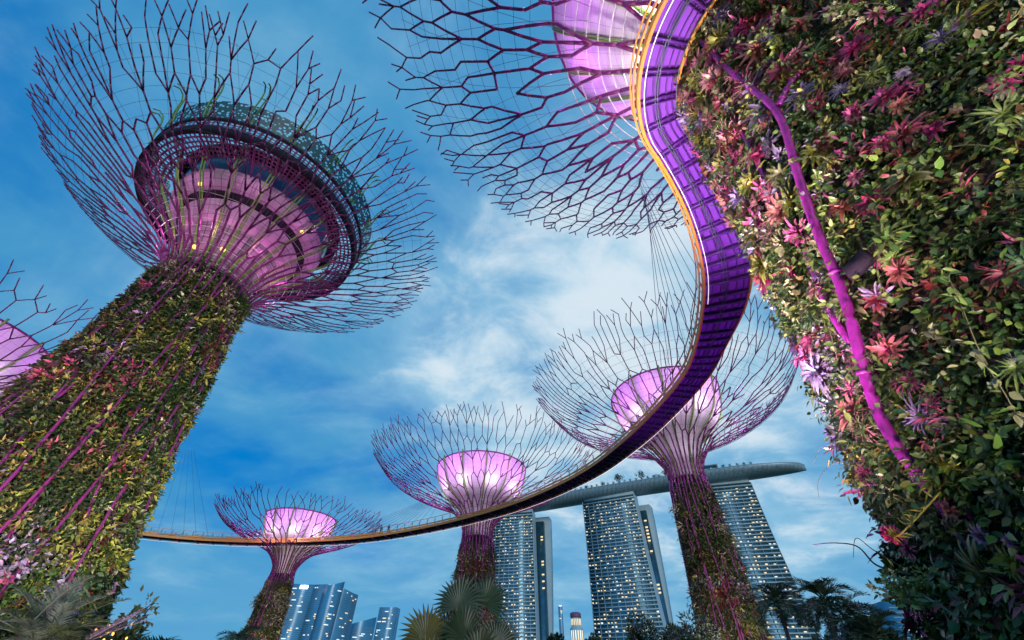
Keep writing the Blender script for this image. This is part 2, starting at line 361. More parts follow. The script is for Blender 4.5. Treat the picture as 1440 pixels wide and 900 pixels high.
def supertree(label, cx, cy, prof, zneck, seed, nrib, spacing, step, tube_r, fol, cone=None, ztop_core=None, net=True, twist=0.3, rib_trunk=0.12, rim_trim=1.3, hoops=6, rib_sink=0.1, k=6):
    rng = np.random.default_rng(seed)
    root = thing('supertree', label, 'supertree', (cx, cy, 0))
    zt = prof[-1][0]
    # flare curve, parametrised by length
    zz = np.linspace(zneck, zt, 200); rr = prof_r(prof, zz)
    ker = np.ones(15) / 15; rs = np.convolve(np.pad(rr, 7, mode='edge'), ker, 'valid'); rs[-8:] = rr[-8:]
    ln = np.concatenate([[0], np.cumsum(np.hypot(np.diff(zz), np.diff(rs)))]); cutl = ln[-1] - rim_trim; T = np.linspace(0, 1, 60)
    ft = dict(L=cutl, r=np.interp(T * cutl, ln, rs), z=np.interp(T * cutl, ln, zz))
    sl_r, sl_z = ft['r'][-1] - ft['r'][-2], ft['z'][-1] - ft['z'][-2]
    def pt(th, t):
        th = np.asarray(th, float); t = np.asarray(t, float); e = np.maximum(t - 1, 0) * 59
        r = np.interp(t, T, ft['r']) + e * sl_r; z = np.interp(t, T, ft['z']) + e * sl_z
        return np.stack([cx + r * np.cos(th), cy + r * np.sin(th), z], axis=-1)
    # trunk
    mb = MB(); tz = np.linspace(0, zneck, 24); mb.lathe([(r - 0.28, z) for z, r in zip(tz, prof_r(prof, tz))], (cx, cy), 40)
    mb.lathe([(prof_r(prof, zneck) - 0.28, zneck), (0.1, zneck + 0.02)], (cx, cy), 40)
    mb.build('trunk', M['panel'], root, smooth=True)
    core_top = ztop_core or (zneck + 4)
    mb = MB(); mb.lathe([(prof_r(prof, zneck) * 0.52, zneck - 0.5), (prof_r(prof, zneck) * 0.52, core_top)], (cx, cy), 32)
    mb.build('core', M['concrete'], root, smooth=True)
    # branches: one part per rib, with its forks
    segs = branch_net(rng, ft, nrib, spacing, step)
    by = {}
    for s_ in segs: by.setdefault(s_[0], []).append(s_[1:])
    for i in range(nrib):
        mb = MB(); th0 = 2 * math.pi * (i + 0.5) / nrib
        tw = twist * (1 if i % 2 else -1) * rng.uniform(0.5, 1.3)
        z = np.linspace(0, zneck, 16); f = 1 - z / zneck
        th = th0 + tw * f ** 1.3 + 0.04 * np.sin(f * 7 + i)
        rp = prof_r(prof, z) + (0.10 - rib_sink) - rng.uniform(0, 0.30) * np.clip(f * 6, 0, 1)
        rp[-1] = ft['r'][0]
        mb.sweep(np.stack([cx + rp * np.cos(th), cy + rp * np.sin(th), z], axis=1), rib_trunk, k)
        S = np.array(by.get(i, []))
        if len(S):
            a0 = pt(S[:, 0], S[:, 1]); a1 = pt(S[:, 2], S[:, 3])
            # bend long pieces with the flare near the neck
            tm = (S[:, 1] + S[:, 3]) / 2; am = pt((S[:, 0] + S[:, 2]) / 2, tm)
            rad = lambda t: tube_r * (1.32 - 0.68 * np.clip(t, 0, 1))
            mb.segs(a0, am, rad(S[:, 1]), rad(tm), k); mb.segs(am, a1, rad(tm), rad(S[:, 3]), k)
        mb.build('branch', M['steel'], root)
    # hoops round the neck
    for i in range(hoops):
        t = 0.02 + 0.5 * i / max(1, hoops - 1) * (0.5 if hoops < 8 else 0.62)
        a = np.linspace(0, 2 * math.pi, 64, endpoint=False); mb = MB(); P = pt(a, np.full(64, t)); P[:, :2] = (P[:, :2] - [cx, cy]) * 0.97 + [cx, cy]
        mb.sweep(P, 0.035 * tube_r / 0.1, 4, closed=True); mb.build('hoop', M['hoop'], root)
    if net:                                                 # fine cable net under the branches
        mb = MB(); a = np.linspace(0, 2 * math.pi, 97)
        for t in np.linspace(0.42, 0.94, 11):
            P = pt(a, np.full(97, t)) - [0, 0, 0.25]; mb.segs(P[:-1], P[1:], 0.016, 0.016, 3)
        for i in range(72):
            th = 2 * math.pi * i / 72; t = np.linspace(0.25, 0.95, 6); P = pt(np.full(6, th) + 0.25 * (t - 0.25) * (1 if i % 2 else -1), t) - [0, 0, 0.25]
            mb.segs(P[:-1], P[1:], 0.014, 0.014, 3)
        mb.build('cable_net', M['wire'], root)
    # lit inner cone with green ribs
    if cone:
        mb = MB(); cp = cone['prof']; mb.lathe([(r, z) for z, r in cp], (cx, cy), 64)
        def uvf(P):
            a = np.arctan2(P[:, 1] - cy, P[:, 0] - cx); return np.stack([a / (2 * math.pi) * 48 + 24, P[:, 2] / 0.75], axis=1)
        cone_o = mb.build('cone', M['conepanel'], root, smooth=True, uvf=uvf)
        nz = 20; zc_ = np.linspace(cp[0][0], cp[-1][0] + 0.5, nz)
        for i in range(cone.get('nribs', 14)):
            th = 2 * math.pi * (i + 0.3) / cone.get('nribs', 14); r = prof_r(cp, zc_) + 0.16
            mb = MB(); rr_ = cone.get('ribr', 0.11)
            for dth in (-0.012, 0.012) if cone.get('twin') else (0,):
                mb.sweep(np.stack([cx + r * np.cos(th + dth), cy + r * np.sin(th + dth), zc_], axis=1), rr_, 5)
            mb.build('cone_rib', M['green'], root)
        a = np.linspace(0, 2 * math.pi, 64, endpoint=False); rt = cp[-1][1] + 0.05
        mb = MB(); mb.sweep(np.stack([cx + rt * np.cos(a), cy + rt * np.sin(a), np.full(64, cp[-1][0] + 0.05)], axis=1), 0.12, 6, closed=True); mb.build('cone_rim', M['steel'], root)
    # planting
    mb = MB()
    for fz in fol: clothe(mb, rng, (cx, cy), prof, **fz)
    o = mb.build('climbing_plants', M['leaf'], root); o['kind'] = 'stuff'
    return root, pt
YG = (0.26, 0.27, 0.05); PALE = (0.34, 0.36, 0.20); RED = (0.17, 0.025, 0.03); PINK = (0.42, 0.10, 0.16); LIL = (0.30, 0.24, 0.34); OLIVE = (0.11, 0.10, 0.03); BRN = (0.09, 0.05, 0.03)
MIX = GREENS + [YG, PALE, RED, LIL, OLIVE]
def std_prof(s, H, slim=1.0):
    q = [(0, 5.6 * slim), (2.5, 5.4 * slim), (5.4, 5.0 * slim), (9.7, 4.7 * slim), (13.4, 4.4 * slim), (20.6, 3.95 * slim), (24, 3.6 * slim), (27.0, 3.6 * slim), (29.0, 4.2), (30.7, 5.8), (32.2, 9.3), (33.7, 13.2), (35.3, 16.9), (37.0, 19.8), (38.8, 21.8), (40.8, 23.4)]
    return [(z * H / 41.6, r * s) for z, r in q]
def pol(az, d): return d * math.sin(R_(az)), d * math.cos(R_(az))

# --- big tree at the left with the rooftop ring
LX, LY = -33.25, 29.73
lprof = [(0, 8.2), (5, 6.9), (11, 6.0), (16.4, 5.4), (25, 4.6), (30, 4.2), (33, 4.2), (35.3, 5.1), (37.2, 7.0), (39, 10.0), (41, 13.6), (43.0, 17.2), (45.0, 20.4), (47.0, 23.2)]
pi = math.pi
ltree, lpt = supertree('tallest supertree at left with a rooftop ring and pink lit soffits', LX, LY, lprof, 33, 11, 44, 1.50, 3.7, 0.098,
    [dict(z0=0.5, z1=32.3, th0=-pi, th1=pi * 0.35, nclump=4600, per=21, lsize=0.27, crad=0.52, palette=MIX, weights=[5, 4, 6, 4, 2, 1.6, 0.8, 0.9, 0.5, 2.4], bulge=0.5, zone_p=0.35),
     dict(z0=0.5, z1=33.2, th0=-pi, th1=pi, nclump=1500, per=12, lsize=0.34, crad=0.9, palette=GREENS + [BRN], weights=[4, 3, 6, 3, 1, 3], bulge=0.15),
     dict(z0=0.5, z1=31, th0=-pi, th1=pi * 0.35, nclump=800, per=16, lsize=0.38, crad=0.24, palette=[YG, PALE, PINK, (0.2, 0.22, 0.05)], weights=[5, 2, 1.2, 4], bulge=0.6, wratio=0.34)],
    twist=0.5, rib_trunk=0.105, hoops=9, rib_sink=-0.13)
# rooftop building inside the flare
def lt(name, prof, m_, uvs=None, k=64):
    mb = MB(); mb.lathe([(r, z) for z, r in prof], (LX, LY), k)
    uvf = None
    if uvs: uvf = lambda P: np.stack([np.arctan2(P[:, 1] - LY, P[:, 0] - LX) / (2 * pi) * uvs[0] + uvs[0] / 2, (np.hypot(P[:, 0] - LX, P[:, 1] - LY) + P[:, 2]) / uvs[1]], axis=1)
    return mb.build(name, m_, ltree, smooth=False, uvf=uvf)
lt('lower_wall', [(32.5, 3.0), (36.5, 4.1), (38.6, 5.0)], M['greypanel'], (28, 1.0))
lt('lower_soffit', [(38.6, 5.0), (38.8, 5.4), (40.8, 6.5)], M['pinkpanel'], (40, 1.4))
lt('dark_band', [(40.8, 6.5), (40.85, 6.7), (41.7, 7.0)], M['ringdark'])
lt('upper_soffit', [(41.7, 7.0), (41.75, 7.2), (42.6, 8.3), (43.6, 8.5)], M['pinkpanel'], (48, 1.2))
lt('glazing', [(43.6, 8.45), (46.2, 8.8)], M['glassblue'])
lt('ring_grating', [(44.3, 9.3), (44.35, 12.2)], M['grating'], (150, 0.5))
lt('ring_fascia', [(44.0, 12.1), (44.0, 12.45), (45.2, 12.55), (45.25, 12.2), (44.0, 12.1)], M['ringdark'])
lt('ring_rail', [(46.4, 12.5), (46.4, 12.7), (46.9, 12.75), (46.9, 12.4)], M['ringdark'])
lt('ring_lattice', [(45.2, 12.4), (46.4, 12.6)], M['grating'], (150, 0.5))
lt('roof_slab', [(46.7, 0.2), (46.7, 9.6), (47.2, 9.7)], M['ringdark'])
lt('screen', [(46.9, 12.4), (50.0, 13.3)], M['fleck'])
for i in range(28):          # brackets carrying the ring
    th = 2 * pi * i / 28; mb = MB(); c_, s_ = math.cos(th), math.sin(th)
    mb.segs([(LX + 8.4 * c_, LY + 8.4 * s_, 43.4)], [(LX + 12.2 * c_, LY + 12.2 * s_, 44.15)], 0.10, 0.08); mb.segs([(LX + 12.3 * c_, LY + 12.3 * s_, 44.1)], [(LX + 12.5 * c_, LY + 12.5 * s_, 46.6)], 0.07, 0.07); mb.build('bracket', M['steel'], ltree)
for i in range(18):          # green ribs that curl over the roof
    th = 2 * pi * (i + 0.4) / 18; z = np.array([33, 34.5, 36, 38, 40, 42, 43.5, 45, 47, 49, 51, 52, 52.4, 52.0]); r = np.array([3.4, 3.9, 4.6, 5.7, 7.3, 9.0, 9.8, 10.2, 12.9, 13.5, 13.9, 14.3, 14.9, 15.4])
    mb = MB()
    for d_ in (-0.018, 0.018): mb.sweep(np.stack([LX + r * np.cos(th + d_), LY + r * np.sin(th + d_), z], axis=1), 0.085, 5)
    for j in range(2, 11): mb.segs([(LX + r[j] * math.cos(th - 0.018), LY + r[j] * math.sin(th - 0.018), z[j])], [(LX + r[j] * math.cos(th + 0.018), LY + r[j] * math.sin(th + 0.018), z[j])], 0.05, 0.05, 4)
    mb.build('roof_rib', M['green'], ltree)
for az_, z_ in ((-100, 41.9), (-70, 42.2), (-38, 42.2), (-10, 42.0), (-85, 34.6), (-55, 35.2)):
    r_ = prof_r([(33, 4.2), (36, 4.6), (42, 7.6)], z_); mb = MB(); mb.lathe([(0.02, z_), (0.22, z_ + 0.02), (0.26, z_ + 0.22), (0.02, z_ + 0.25)], (LX + r_ * math.cos(R_(az_)), LY + r_ * math.sin(R_(az_))), 10); mb.build('amber_lamp', M['amber'], ltree)

# --- the near tree at the right, wrapped by the skyway
RX_, RY_ = 11.6, 5.0
rprof = [(0, 5.75), (2.5, 5.55), (5.4, 5.15), (9.7, 4.82), (13.4, 4.5), (20.6, 4.02), (24, 3.7), (26.5, 3.9), (28.3, 4.9), (30, 7.0), (31.8, 9.7), (34, 13.2), (37, 17.3), (39.3, 20.0), (41.6, 22.5)]
face0, face1 = R_(100), R_(262)
rcone = dict(prof=[(25.5, 2.9), (28, 3.4), (30, 4.3), (32.5, 5.7), (35, 7.0), (37.5, 8.2), (39.6, 8.9)], nribs=18, ribr=0.09, twin=True)
rtree, rpt = supertree('nearest supertree at right, its planted trunk wrapped by the skyway', RX_, RY_, rprof, 26, 5, 38, 1.42, 3.6, 0.10,
    [dict(z0=0.8, z1=25.5, th0=face0, th1=face1, nclump=3000, per=34, lsize=0.105, crad=0.36, palette=MIX, weights=[5, 5, 5, 5, 3, 1.4, 0.8, 1.3, 0.7, 1.4], bulge=0.45, wratio=0.55, fine=True),
     dict(z0=0.8, z1=25.5, th0=face0, th1=face1, nclump=2600, per=14, lsize=0.13, crad=0.7, palette=GREENS + [BRN], weights=[4, 3, 6, 4, 1, 2], bulge=0.16, wratio=0.6, fine=True),
     dict(z0=1.0, z1=9, th0=R_(158), th1=R_(215), nclump=60, per=9, lsize=0.15, crad=0.26, palette=[(0.09, 0.17, 0.03), (0.16, 0.22, 0.04), (0.06, 0.11, 0.03)], weights=[3, 2, 2], bulge=0.62, wratio=0.6, fine=True),
     dict(z0=1.0, z1=25, th0=face0, th1=face1, nclump=260, per=14, lsize=0.20, crad=0.10, palette=[RED, PINK, LIL, YG, (0.3, 0.05, 0.14)], weights=[3, 3, 2, 1.2, 2.5], bulge=0.42, wratio=0.24, fine=True),
     dict(z0=0.8, z1=25, th0=face1, th1=face0 + 2 * pi, nclump=700, per=16, lsize=0.24, crad=0.7, palette=GREENS + [RED], weights=[4, 3, 6, 4, 1, 1])],
    cone=rcone, ztop_core=38, twist=0.10, rib_trunk=0.11, hoops=10, rib_sink=0.28, k=8)

# --- trees along the far side
def far_fol(zn, n, lsize): return [dict(z0=0.5, z1=zn, th0=-pi, th1=0.4, nclump=n, per=14, lsize=lsize, crad=0.55, palette=MIX, weights=[5, 4, 6, 4, 2, 2.0, 1.6, 1.0, 0.7, 2], bulge=0.35, wratio=0.42),
                                   dict(z0=0.5, z1=zn * 0.9, th0=-pi, th1=0.4, nclump=n // 8, per=10, lsize=lsize * 1.7, crad=0.5, palette=[PALE, OLIVE, (0.05, 0.07, 0.02)], weights=[2, 2, 3], bulge=0.9, wratio=0.16)]
def far_cone(H, s): return dict(prof=[(z * H / 41.6, r * s) for z, r in [(24.5, 2.4), (27, 2.6), (29, 3.0), (30.8, 3.9), (31.8, 5.2), (33, 6.9), (34.6, 8.3), (36.5, 9.1), (39.6, 9.8)]], nribs=12, ribr=0.13)
far_specs = [('smallest supertree far left of centre behind the skyway, next to the glass towers', -25.7, 100.0, 28.8, 0.71, 0.82, 21),
             ('middle supertree whose neck the skyway crosses, just left of the hotel towers', -4.0, 80.0, 36.0, 0.90, 0.85, 22),
             ('supertree right of centre standing in front of the hotel roof deck', 24.1, 60.0, 38.2, 0.83, 0.80, 23),
             ('supertree cut off at the left edge behind the tallest trunk', -60.5, 78.0, 34.5, 0.84, 0.85, 24)]
for lab, az_, d_, H, s_, slim, seed in far_specs:
    x_, y_ = pol(az_, d_)
    pf = std_prof(s_, H, slim); zn = 25.2 * H / 41.6
    supertree(lab, x_, y_, pf, zn, seed, 34, 1.45, 3.4, 0.082, far_fol(zn * 0.94, 2300, 0.30), cone=far_cone(H, s_), ztop_core=zn + 3, net=(d_ < 70), twist=0.35, rib_trunk=0.11, hoops=4, rib_sink=-0.15, k=5)
    lift = H / 41.6
    for j in range(9):
        a = 2 * pi * (j + 0.2) / 9
        lamp('POINT', (x_ + 9.8 * s_ * math.cos(a), y_ + 9.8 * s_ * math.sin(a), 33.5 * lift), (110 if seed == 24 else 240) * s_ * s_, (1.0, 0.76, 1.0), 0.3)
    for j in range(10):
        a = 2 * pi * (j + 0.5) / 10; lamp('POINT', (x_ + 12.8 * s_ * math.cos(a), y_ + 12.8 * s_ * math.sin(a), 36.6 * lift), (260 if seed == 24 else 560) * s_ * s_, (0.78, 0.20, 1.0), 0.3)
    # wash from the ground onto the trunk
    dx, dy = -x_ / d_, -y_ / d_
    lamp('SPOT', (x_ + dx * 16, y_ + dy * 16, 0.6), 5200, (1.0, 0.62, 0.70), 0.4, (x_, y_, 13), 62)
# lamps in the near trees
for j in range(8):
    a = 2 * pi * (j + 0.35) / 8
    lamp('POINT', (LX + 6.0 * math.cos(a), LY + 6.0 * math.sin(a), 36.6), 120, (1.0, 0.30, 0.75), 0.3)
    lamp('POINT', (LX + 10.4 * math.cos(a + 0.3), LY + 10.4 * math.sin(a + 0.3), 40.6), 120, (1.0, 0.38, 0.85), 0.3)
    lamp('POINT', (RX_ + 4.7 * math.cos(a), RY_ + 4.7 * math.sin(a), 29.4), 170, (1.0, 0.82, 0.78), 0.3)
    lamp('POINT', (RX_ + 10.2 * math.cos(a), RY_ + 10.2 * math.sin(a), 35.0), 420, (0.75, 0.16, 1.0), 0.3)
# ground floodlights round the two near trunks (all below the frame)
lamp('SPOT', (-9, 21, 0.5), 21000, (1.0, 0.88, 0.76), 0.8, (LX, LY, 19), 56)
lamp('SPOT', (-27, 10, 0.5), 12000, (1.0, 0.35, 0.80), 0.5, (LX, LY, 20), 60)
lamp('SPOT', (-0.5, 13.5, 0.5), 30000, (1.0, 0.86, 0.84), 1.5, (RX_ - 3, RY_ + 2, 15), 60)
lamp('SPOT', (1.8, 7.5, 0.4), 5500, (1.0, 0.58, 0.84), 0.8, (RX_ - 3.5, RY_ + 2, 14), 62)
lamp('SPOT', (3.6, -1.2, 0.4), 4200, (1.0, 0.86, 0.76), 1.2, (RX_ - 2.5, RY_ - 1, 8), 70)
lamp('SPOT', (5.6, 11.5, 0.4), 5500, (0.52, 0.16, 1.0), 0.3, (7.5, 8.5, 22), 62)
lamp('SPOT', (14.0, 27.0, 0.4), 5000, (0.62, 0.12, 0.9), 0.3, (15.6, 27, 22), 80)

lamp('SPOT', (-3.2, 4.2, 0.3), 130, (1.0, 0.90, 0.78), 0.25, (-5.8, 6.8, 2.0), 70)     # garden uplight on the shrubs
# loose tubes and lamp boxes on the near trunk
def onR(th, z, off): r = prof_r(rprof, z) + off; return np.stack([RX_ + r * np.cos(np.radians(th)), RY_ + r * np.sin(np.radians(th)), np.asarray(z, float) + 0 * r], axis=-1)
def tube(th, z, off, rad, par):
    n = 60; t = np.linspace(0, 1, len(th)); tt = np.linspace(0, 1, n); k_ = np.hanning(11)[1:-1]; k_ /= k_.sum()
    sm = lambda v: np.convolve(np.pad(np.interp(tt, t, v), 4, mode='edge'), k_, 'valid')
    P = onR(sm(th), sm(z), sm(off)); mb = MB(); mb.sweep(P, rad, 12); o = mb.build('steel_tube', M['tube'], par, smooth=True)
    for i in range(6, n - 4, 11):
        mb = MB(); d = P[i + 1] - P[i]; d /= np.linalg.norm(d); mb.segs([P[i] - d * 0.035], [P[i] + d * 0.035], rad * 1.28, rad * 1.28, 12); mb.build('collar', M['tube'], o)
    return o
tube([192.8, 192.8, 195.2, 188.2, 182.1, 179.5, 176.4, 171.7, 170.5, 168.2, 166], [22.5, 16.0, 12.6, 10.5, 8.44, 7.39, 6.38, 5.32, 4.37, 3.6, 0.5], [0.1, 0.34, 0.40, 0.42, 0.38, 0.30, 0.36, 0.38, 0.28, -0.15, -0.4], 0.09, rtree)
tube([183, 181, 178, 174, 171, 168, 164], [20.5, 15.5, 12.5, 9.6, 7.4, 5.2, 1.0], [-0.2, 0.0, 0.16, -0.06, 0.14, -0.2, -0.4], 0.08, rtree)
tube([206, 201, 195.5], [13.8, 13.4, 12.8], [-0.1, 0.2, 0.4], 0.07, rtree)

# ------------------------------------------------------------------ skyway
def cr(P, n):
    P = np.asarray(P, float); d = np.concatenate([[0], np.cumsum(np.linalg.norm(np.diff(P, axis=0), axis=1) ** 0.5)])
    u = np.linspace(0, d[-1], n * 8); out = []
    for k_ in range(P.shape[1]):
        m_ = np.gradient(P[:, k_], d)
        i = np.clip(np.searchsorted(d, u, side='right') - 1, 0, len(d) - 2); h = d[i + 1] - d[i]; s = (u - d[i]) / h
        out.append((1 + 2 * s) * (1 - s) ** 2 * P[i, k_] + s * (1 - s) ** 2 * h * m_[i] + s * s * (3 - 2 * s) * P[i + 1, k_] + s * s * (s - 1) * h * m_[i + 1])
    Q = np.stack(out, axis=1)
    return Q
A_ = [(RX_ + 6.05 * math.cos(R_(a)), RY_ + 6.05 * math.sin(R_(a)), 1.75) for a in (330, 300, 270, 245, 222, 200, 180, 162, 146)]
A_ += [(7.6, 9.5, 1.75), (9.5, 11.8, 1.9), (11.1, 14.2, 2.3), (12.6, 17.0, 2.9), (13.8, 20.4, 2.9), (14.8, 24.9, 2.3), (15.1, 28.2, 2.2), (14.5, 33.0, 2.2), (12.7, 40.8, 2.2), (9.2, 50.0, 2.2), (1.2, 61.4, 2.2), (-7.6, 69.6, 2.2), (-17.5, 76.6, 2.2), (-29, 82.4, 2.2), (-45, 85.6, 2.2), (-58.8, 85.0, 2.2), (-70, 81.2, 2.2), (-82, 75, 2.2), (-92, 68, 2.2)]
Q = cr(A_, 80)
sl = np.concatenate([[0], np.cumsum(np.linalg.norm(np.diff(Q[:, :2], axis=0), axis=1))])
NS = 420; su = np.linspace(0, sl[-1], NS); Aq = np.stack([np.interp(su, sl, Q[:, i]) for i in range(3)], axis=1)
tan = np.gradient(Aq[:, :2], axis=0); tan /= np.linalg.norm(tan, axis=1, keepdims=True)
nor = np.stack([tan[:, 1], -tan[:, 0]], axis=1)           # right hand side of travel
Bq = Aq[:, :2] + nor * Aq[:, 2:3]; Aq = Aq[:, :2]
ZD = 22.0
sky_root = thing('skyway', 'curved aerial walkway with orange edges and violet underside hung between the supertrees', 'walkway', (Aq[60][0], Aq[60][1], ZD))
def strip(mb, L1, L2):        # quad strip between two polylines
    n = len(L1); V = np.concatenate([L1, L2]); i = np.arange(n - 1)
    mb.add(V, np.stack([i, i + 1, n + i + 1, n + i], axis=1))
def z3(P, z): return np.concatenate([P, np.full((len(P), 1), z)], axis=1)
lerp = lambda f: Aq * (1 - f) + Bq * f
mb = MB(); f0, f1 = 0.03, 0.97
for a, b, za, zb in ((f0, f1, 0.02, 0.02), (f1, f1, 0.02, 0.22), (f1, f0, 0.22, 0.22), (f0, f0, 0.22, 0.02)): strip(mb, z3(lerp(a), ZD + za), z3(lerp(b), ZD + zb))
deck_o = mb.build('deck', M['deck'], sky_root)
def rail(name, P, z, wdt, hgt, m_, sgn=1.0):
    mb = MB(); Pi = P - nor * wdt / 2; Po = P + nor * wdt / 2
    for a, b, za, zb in ((Pi, Po, z, z), (Po, Po, z, z + hgt), (Po, Pi, z + hgt, z + hgt), (Pi, Pi, z + hgt, z)): strip(mb, z3(a, za), z3(b, zb))
    return mb.build(name, m_, sky_root)
for P, sg in ((Aq, 1), (Bq, -1)):
    rail('edge_beam', P, ZD - 0.10, 0.14, 0.40, M['orange'])
    rail('kerb_beam', P - nor * sg * 0.16, ZD + 0.36, 0.07, 0.22, M['orange'])
    rail('handrail', P - nor * sg * 0.12, ZD + 1.35, 0.07, 0.06, M['orange'])
    mb = MB()
    for zz_ in (0.62, 0.86, 1.10):
        L = z3(P - nor * sg * 0.10, ZD + zz_); mb.segs(L[:-1], L[1:], 0.008, 0.008, 3)
    mb.build('railing_wire', M['wire'], sky_root)
iw = int(NS * 0.36)
def cut(P, a, b): return slice(int(a * NS), int(b * NS))
def led(P, off, a, b):
    k_ = slice(int(np.searchsorted(su, a)), int(np.searchsorted(su, b))); L = z3(P + nor * off, ZD - 0.30)[k_]
    mb = MB(); mb.sweep(L, 0.02, 5); mb.build('led_strip', M['led'], deck_o)
led(Aq, 0.20, 0, 33); led(Bq, -0.06, 45, sl[-1])
for f in (0.18, 0.36, 0.52, 0.70, 0.85): rail('stringer', lerp(f), ZD - 0.10, 0.05, 0.118, M['beam'])
for f in (0.40, 0.46, 0.93):
    L = z3(lerp(f), ZD - 0.27); mb = MB(); mb.sweep(L, 0.028, 6); mb.build('conduit', M['wire'], deck_o)
# cross beams (copies of one beam) and posts
nb = 100; sb = np.concatenate([np.linspace(2.0, 26, 18), np.linspace(27.2, 70, 44), np.linspace(72.5, sl[-1] - 1, 38)])
for i, s in enumerate(sb):
    k_ = int(round(s / sl[-1] * (NS - 1))); a, b = Aq[k_], Bq[k_]; c_ = (a + b) / 2; d = b - a; ang = math.atan2(d[1], d[0])
    mb = MB(); wl = np.linalg.norm(d) - 0.18
    mb.box((c_[0], c_[1], ZD - 0.115), (wl, 0.09, 0.26), ang)
    if s > 26.5: mb.box((c_[0], c_[1], ZD - 0.26), (wl * 0.9, 0.16, 0.03), ang)
    else: mb.box((c_[0] + 0.22 * tan[k_][0], c_[1] + 0.22 * tan[k_][1], ZD - 0.115), (wl, 0.05, 0.20), ang)
    mb.build('cross_beam', M['beam'], sky_root)
mbp = MB(); mbp.box((0, 0, 0.55), (0.065, 0.09, 1.30)); post0 = mbp.build('railing_post', M['wire'], None); post0.parent = sky_root
sp = np.linspace(9, sl[-1] - 1, 100); mbs = MB()
for i, s in enumerate(sp):
    k_ = int(round(s / sl[-1] * (NS - 1)))
    o = post0 if i == 0 else post0.copy()
    if i: col.objects.link(o); o.parent = sky_root
    q = Aq[k_] + nor[k_] * 0.05; o.location = (q[0] - Aq[60][0], q[1] - Aq[60][1], 0.12); o.rotation_euler = (0, 0, math.atan2(tan[k_][1], tan[k_][0]))
    q = Bq[k_] - nor[k_] * 0.05; mbs.box((q[0], q[1], ZD + 0.67), (0.065, 0.09, 1.30), math.atan2(tan[k_][1], tan[k_][0]))
o = mbs.build('railing_post', M['wire'], sky_root); o['kind'] = 'stuff'
# stay cables from the deck up to the canopies
def stay(q, top): 
    mb = MB(); mb.segs([(q[0], q[1], ZD + 0.3)], [top], 0.022, 0.022, 4); mb.build('stay_cable', M['wire'], sky_root)
def sidx(s): return int(round(min(max(s, 0), sl[-1]) / sl[-1] * (NS - 1)))
def near_s(x, y): return su[np.argmin(np.hypot(Aq[:, 0] - x, Aq[:, 1] - y))]
s_r = near_s(13.8, 20.4)
for i in range(9): stay(Aq[sidx(s_r - 3 + i * 1.9)], rpt(np.array(R_(98 - i * 1.5)), np.array(0.40 + 0.03 * i)))
for (x_, y_), H, s_ in ((pol(-4.0, 80), 36.0, 0.9), (pol(-25.7, 100), 28.8, 0.71)):
    s0 = near_s(x_, y_)
    for sgn in (-1, 1):
        for i in range(11):
            q = Aq[sidx(s0 + sgn * (4 + i * 2.1))]; a = math.atan2(q[1] - y_, q[0] - x_); r_ = (8.5 + 0.35 * i) * s_
            stay(q, (x_ + r_ * math.cos(a), y_ + r_ * math.sin(a), float(np.interp(r_, [p[1] for p in std_prof(s_, H)][7:], [p[0] for p in std_prof(s_, H)][7:]))))
for i in range(7): stay(Aq[sidx(near_s(-70, 81.2) - i * 2.2)], (-66 + i * 0.5, 76.5, 36))

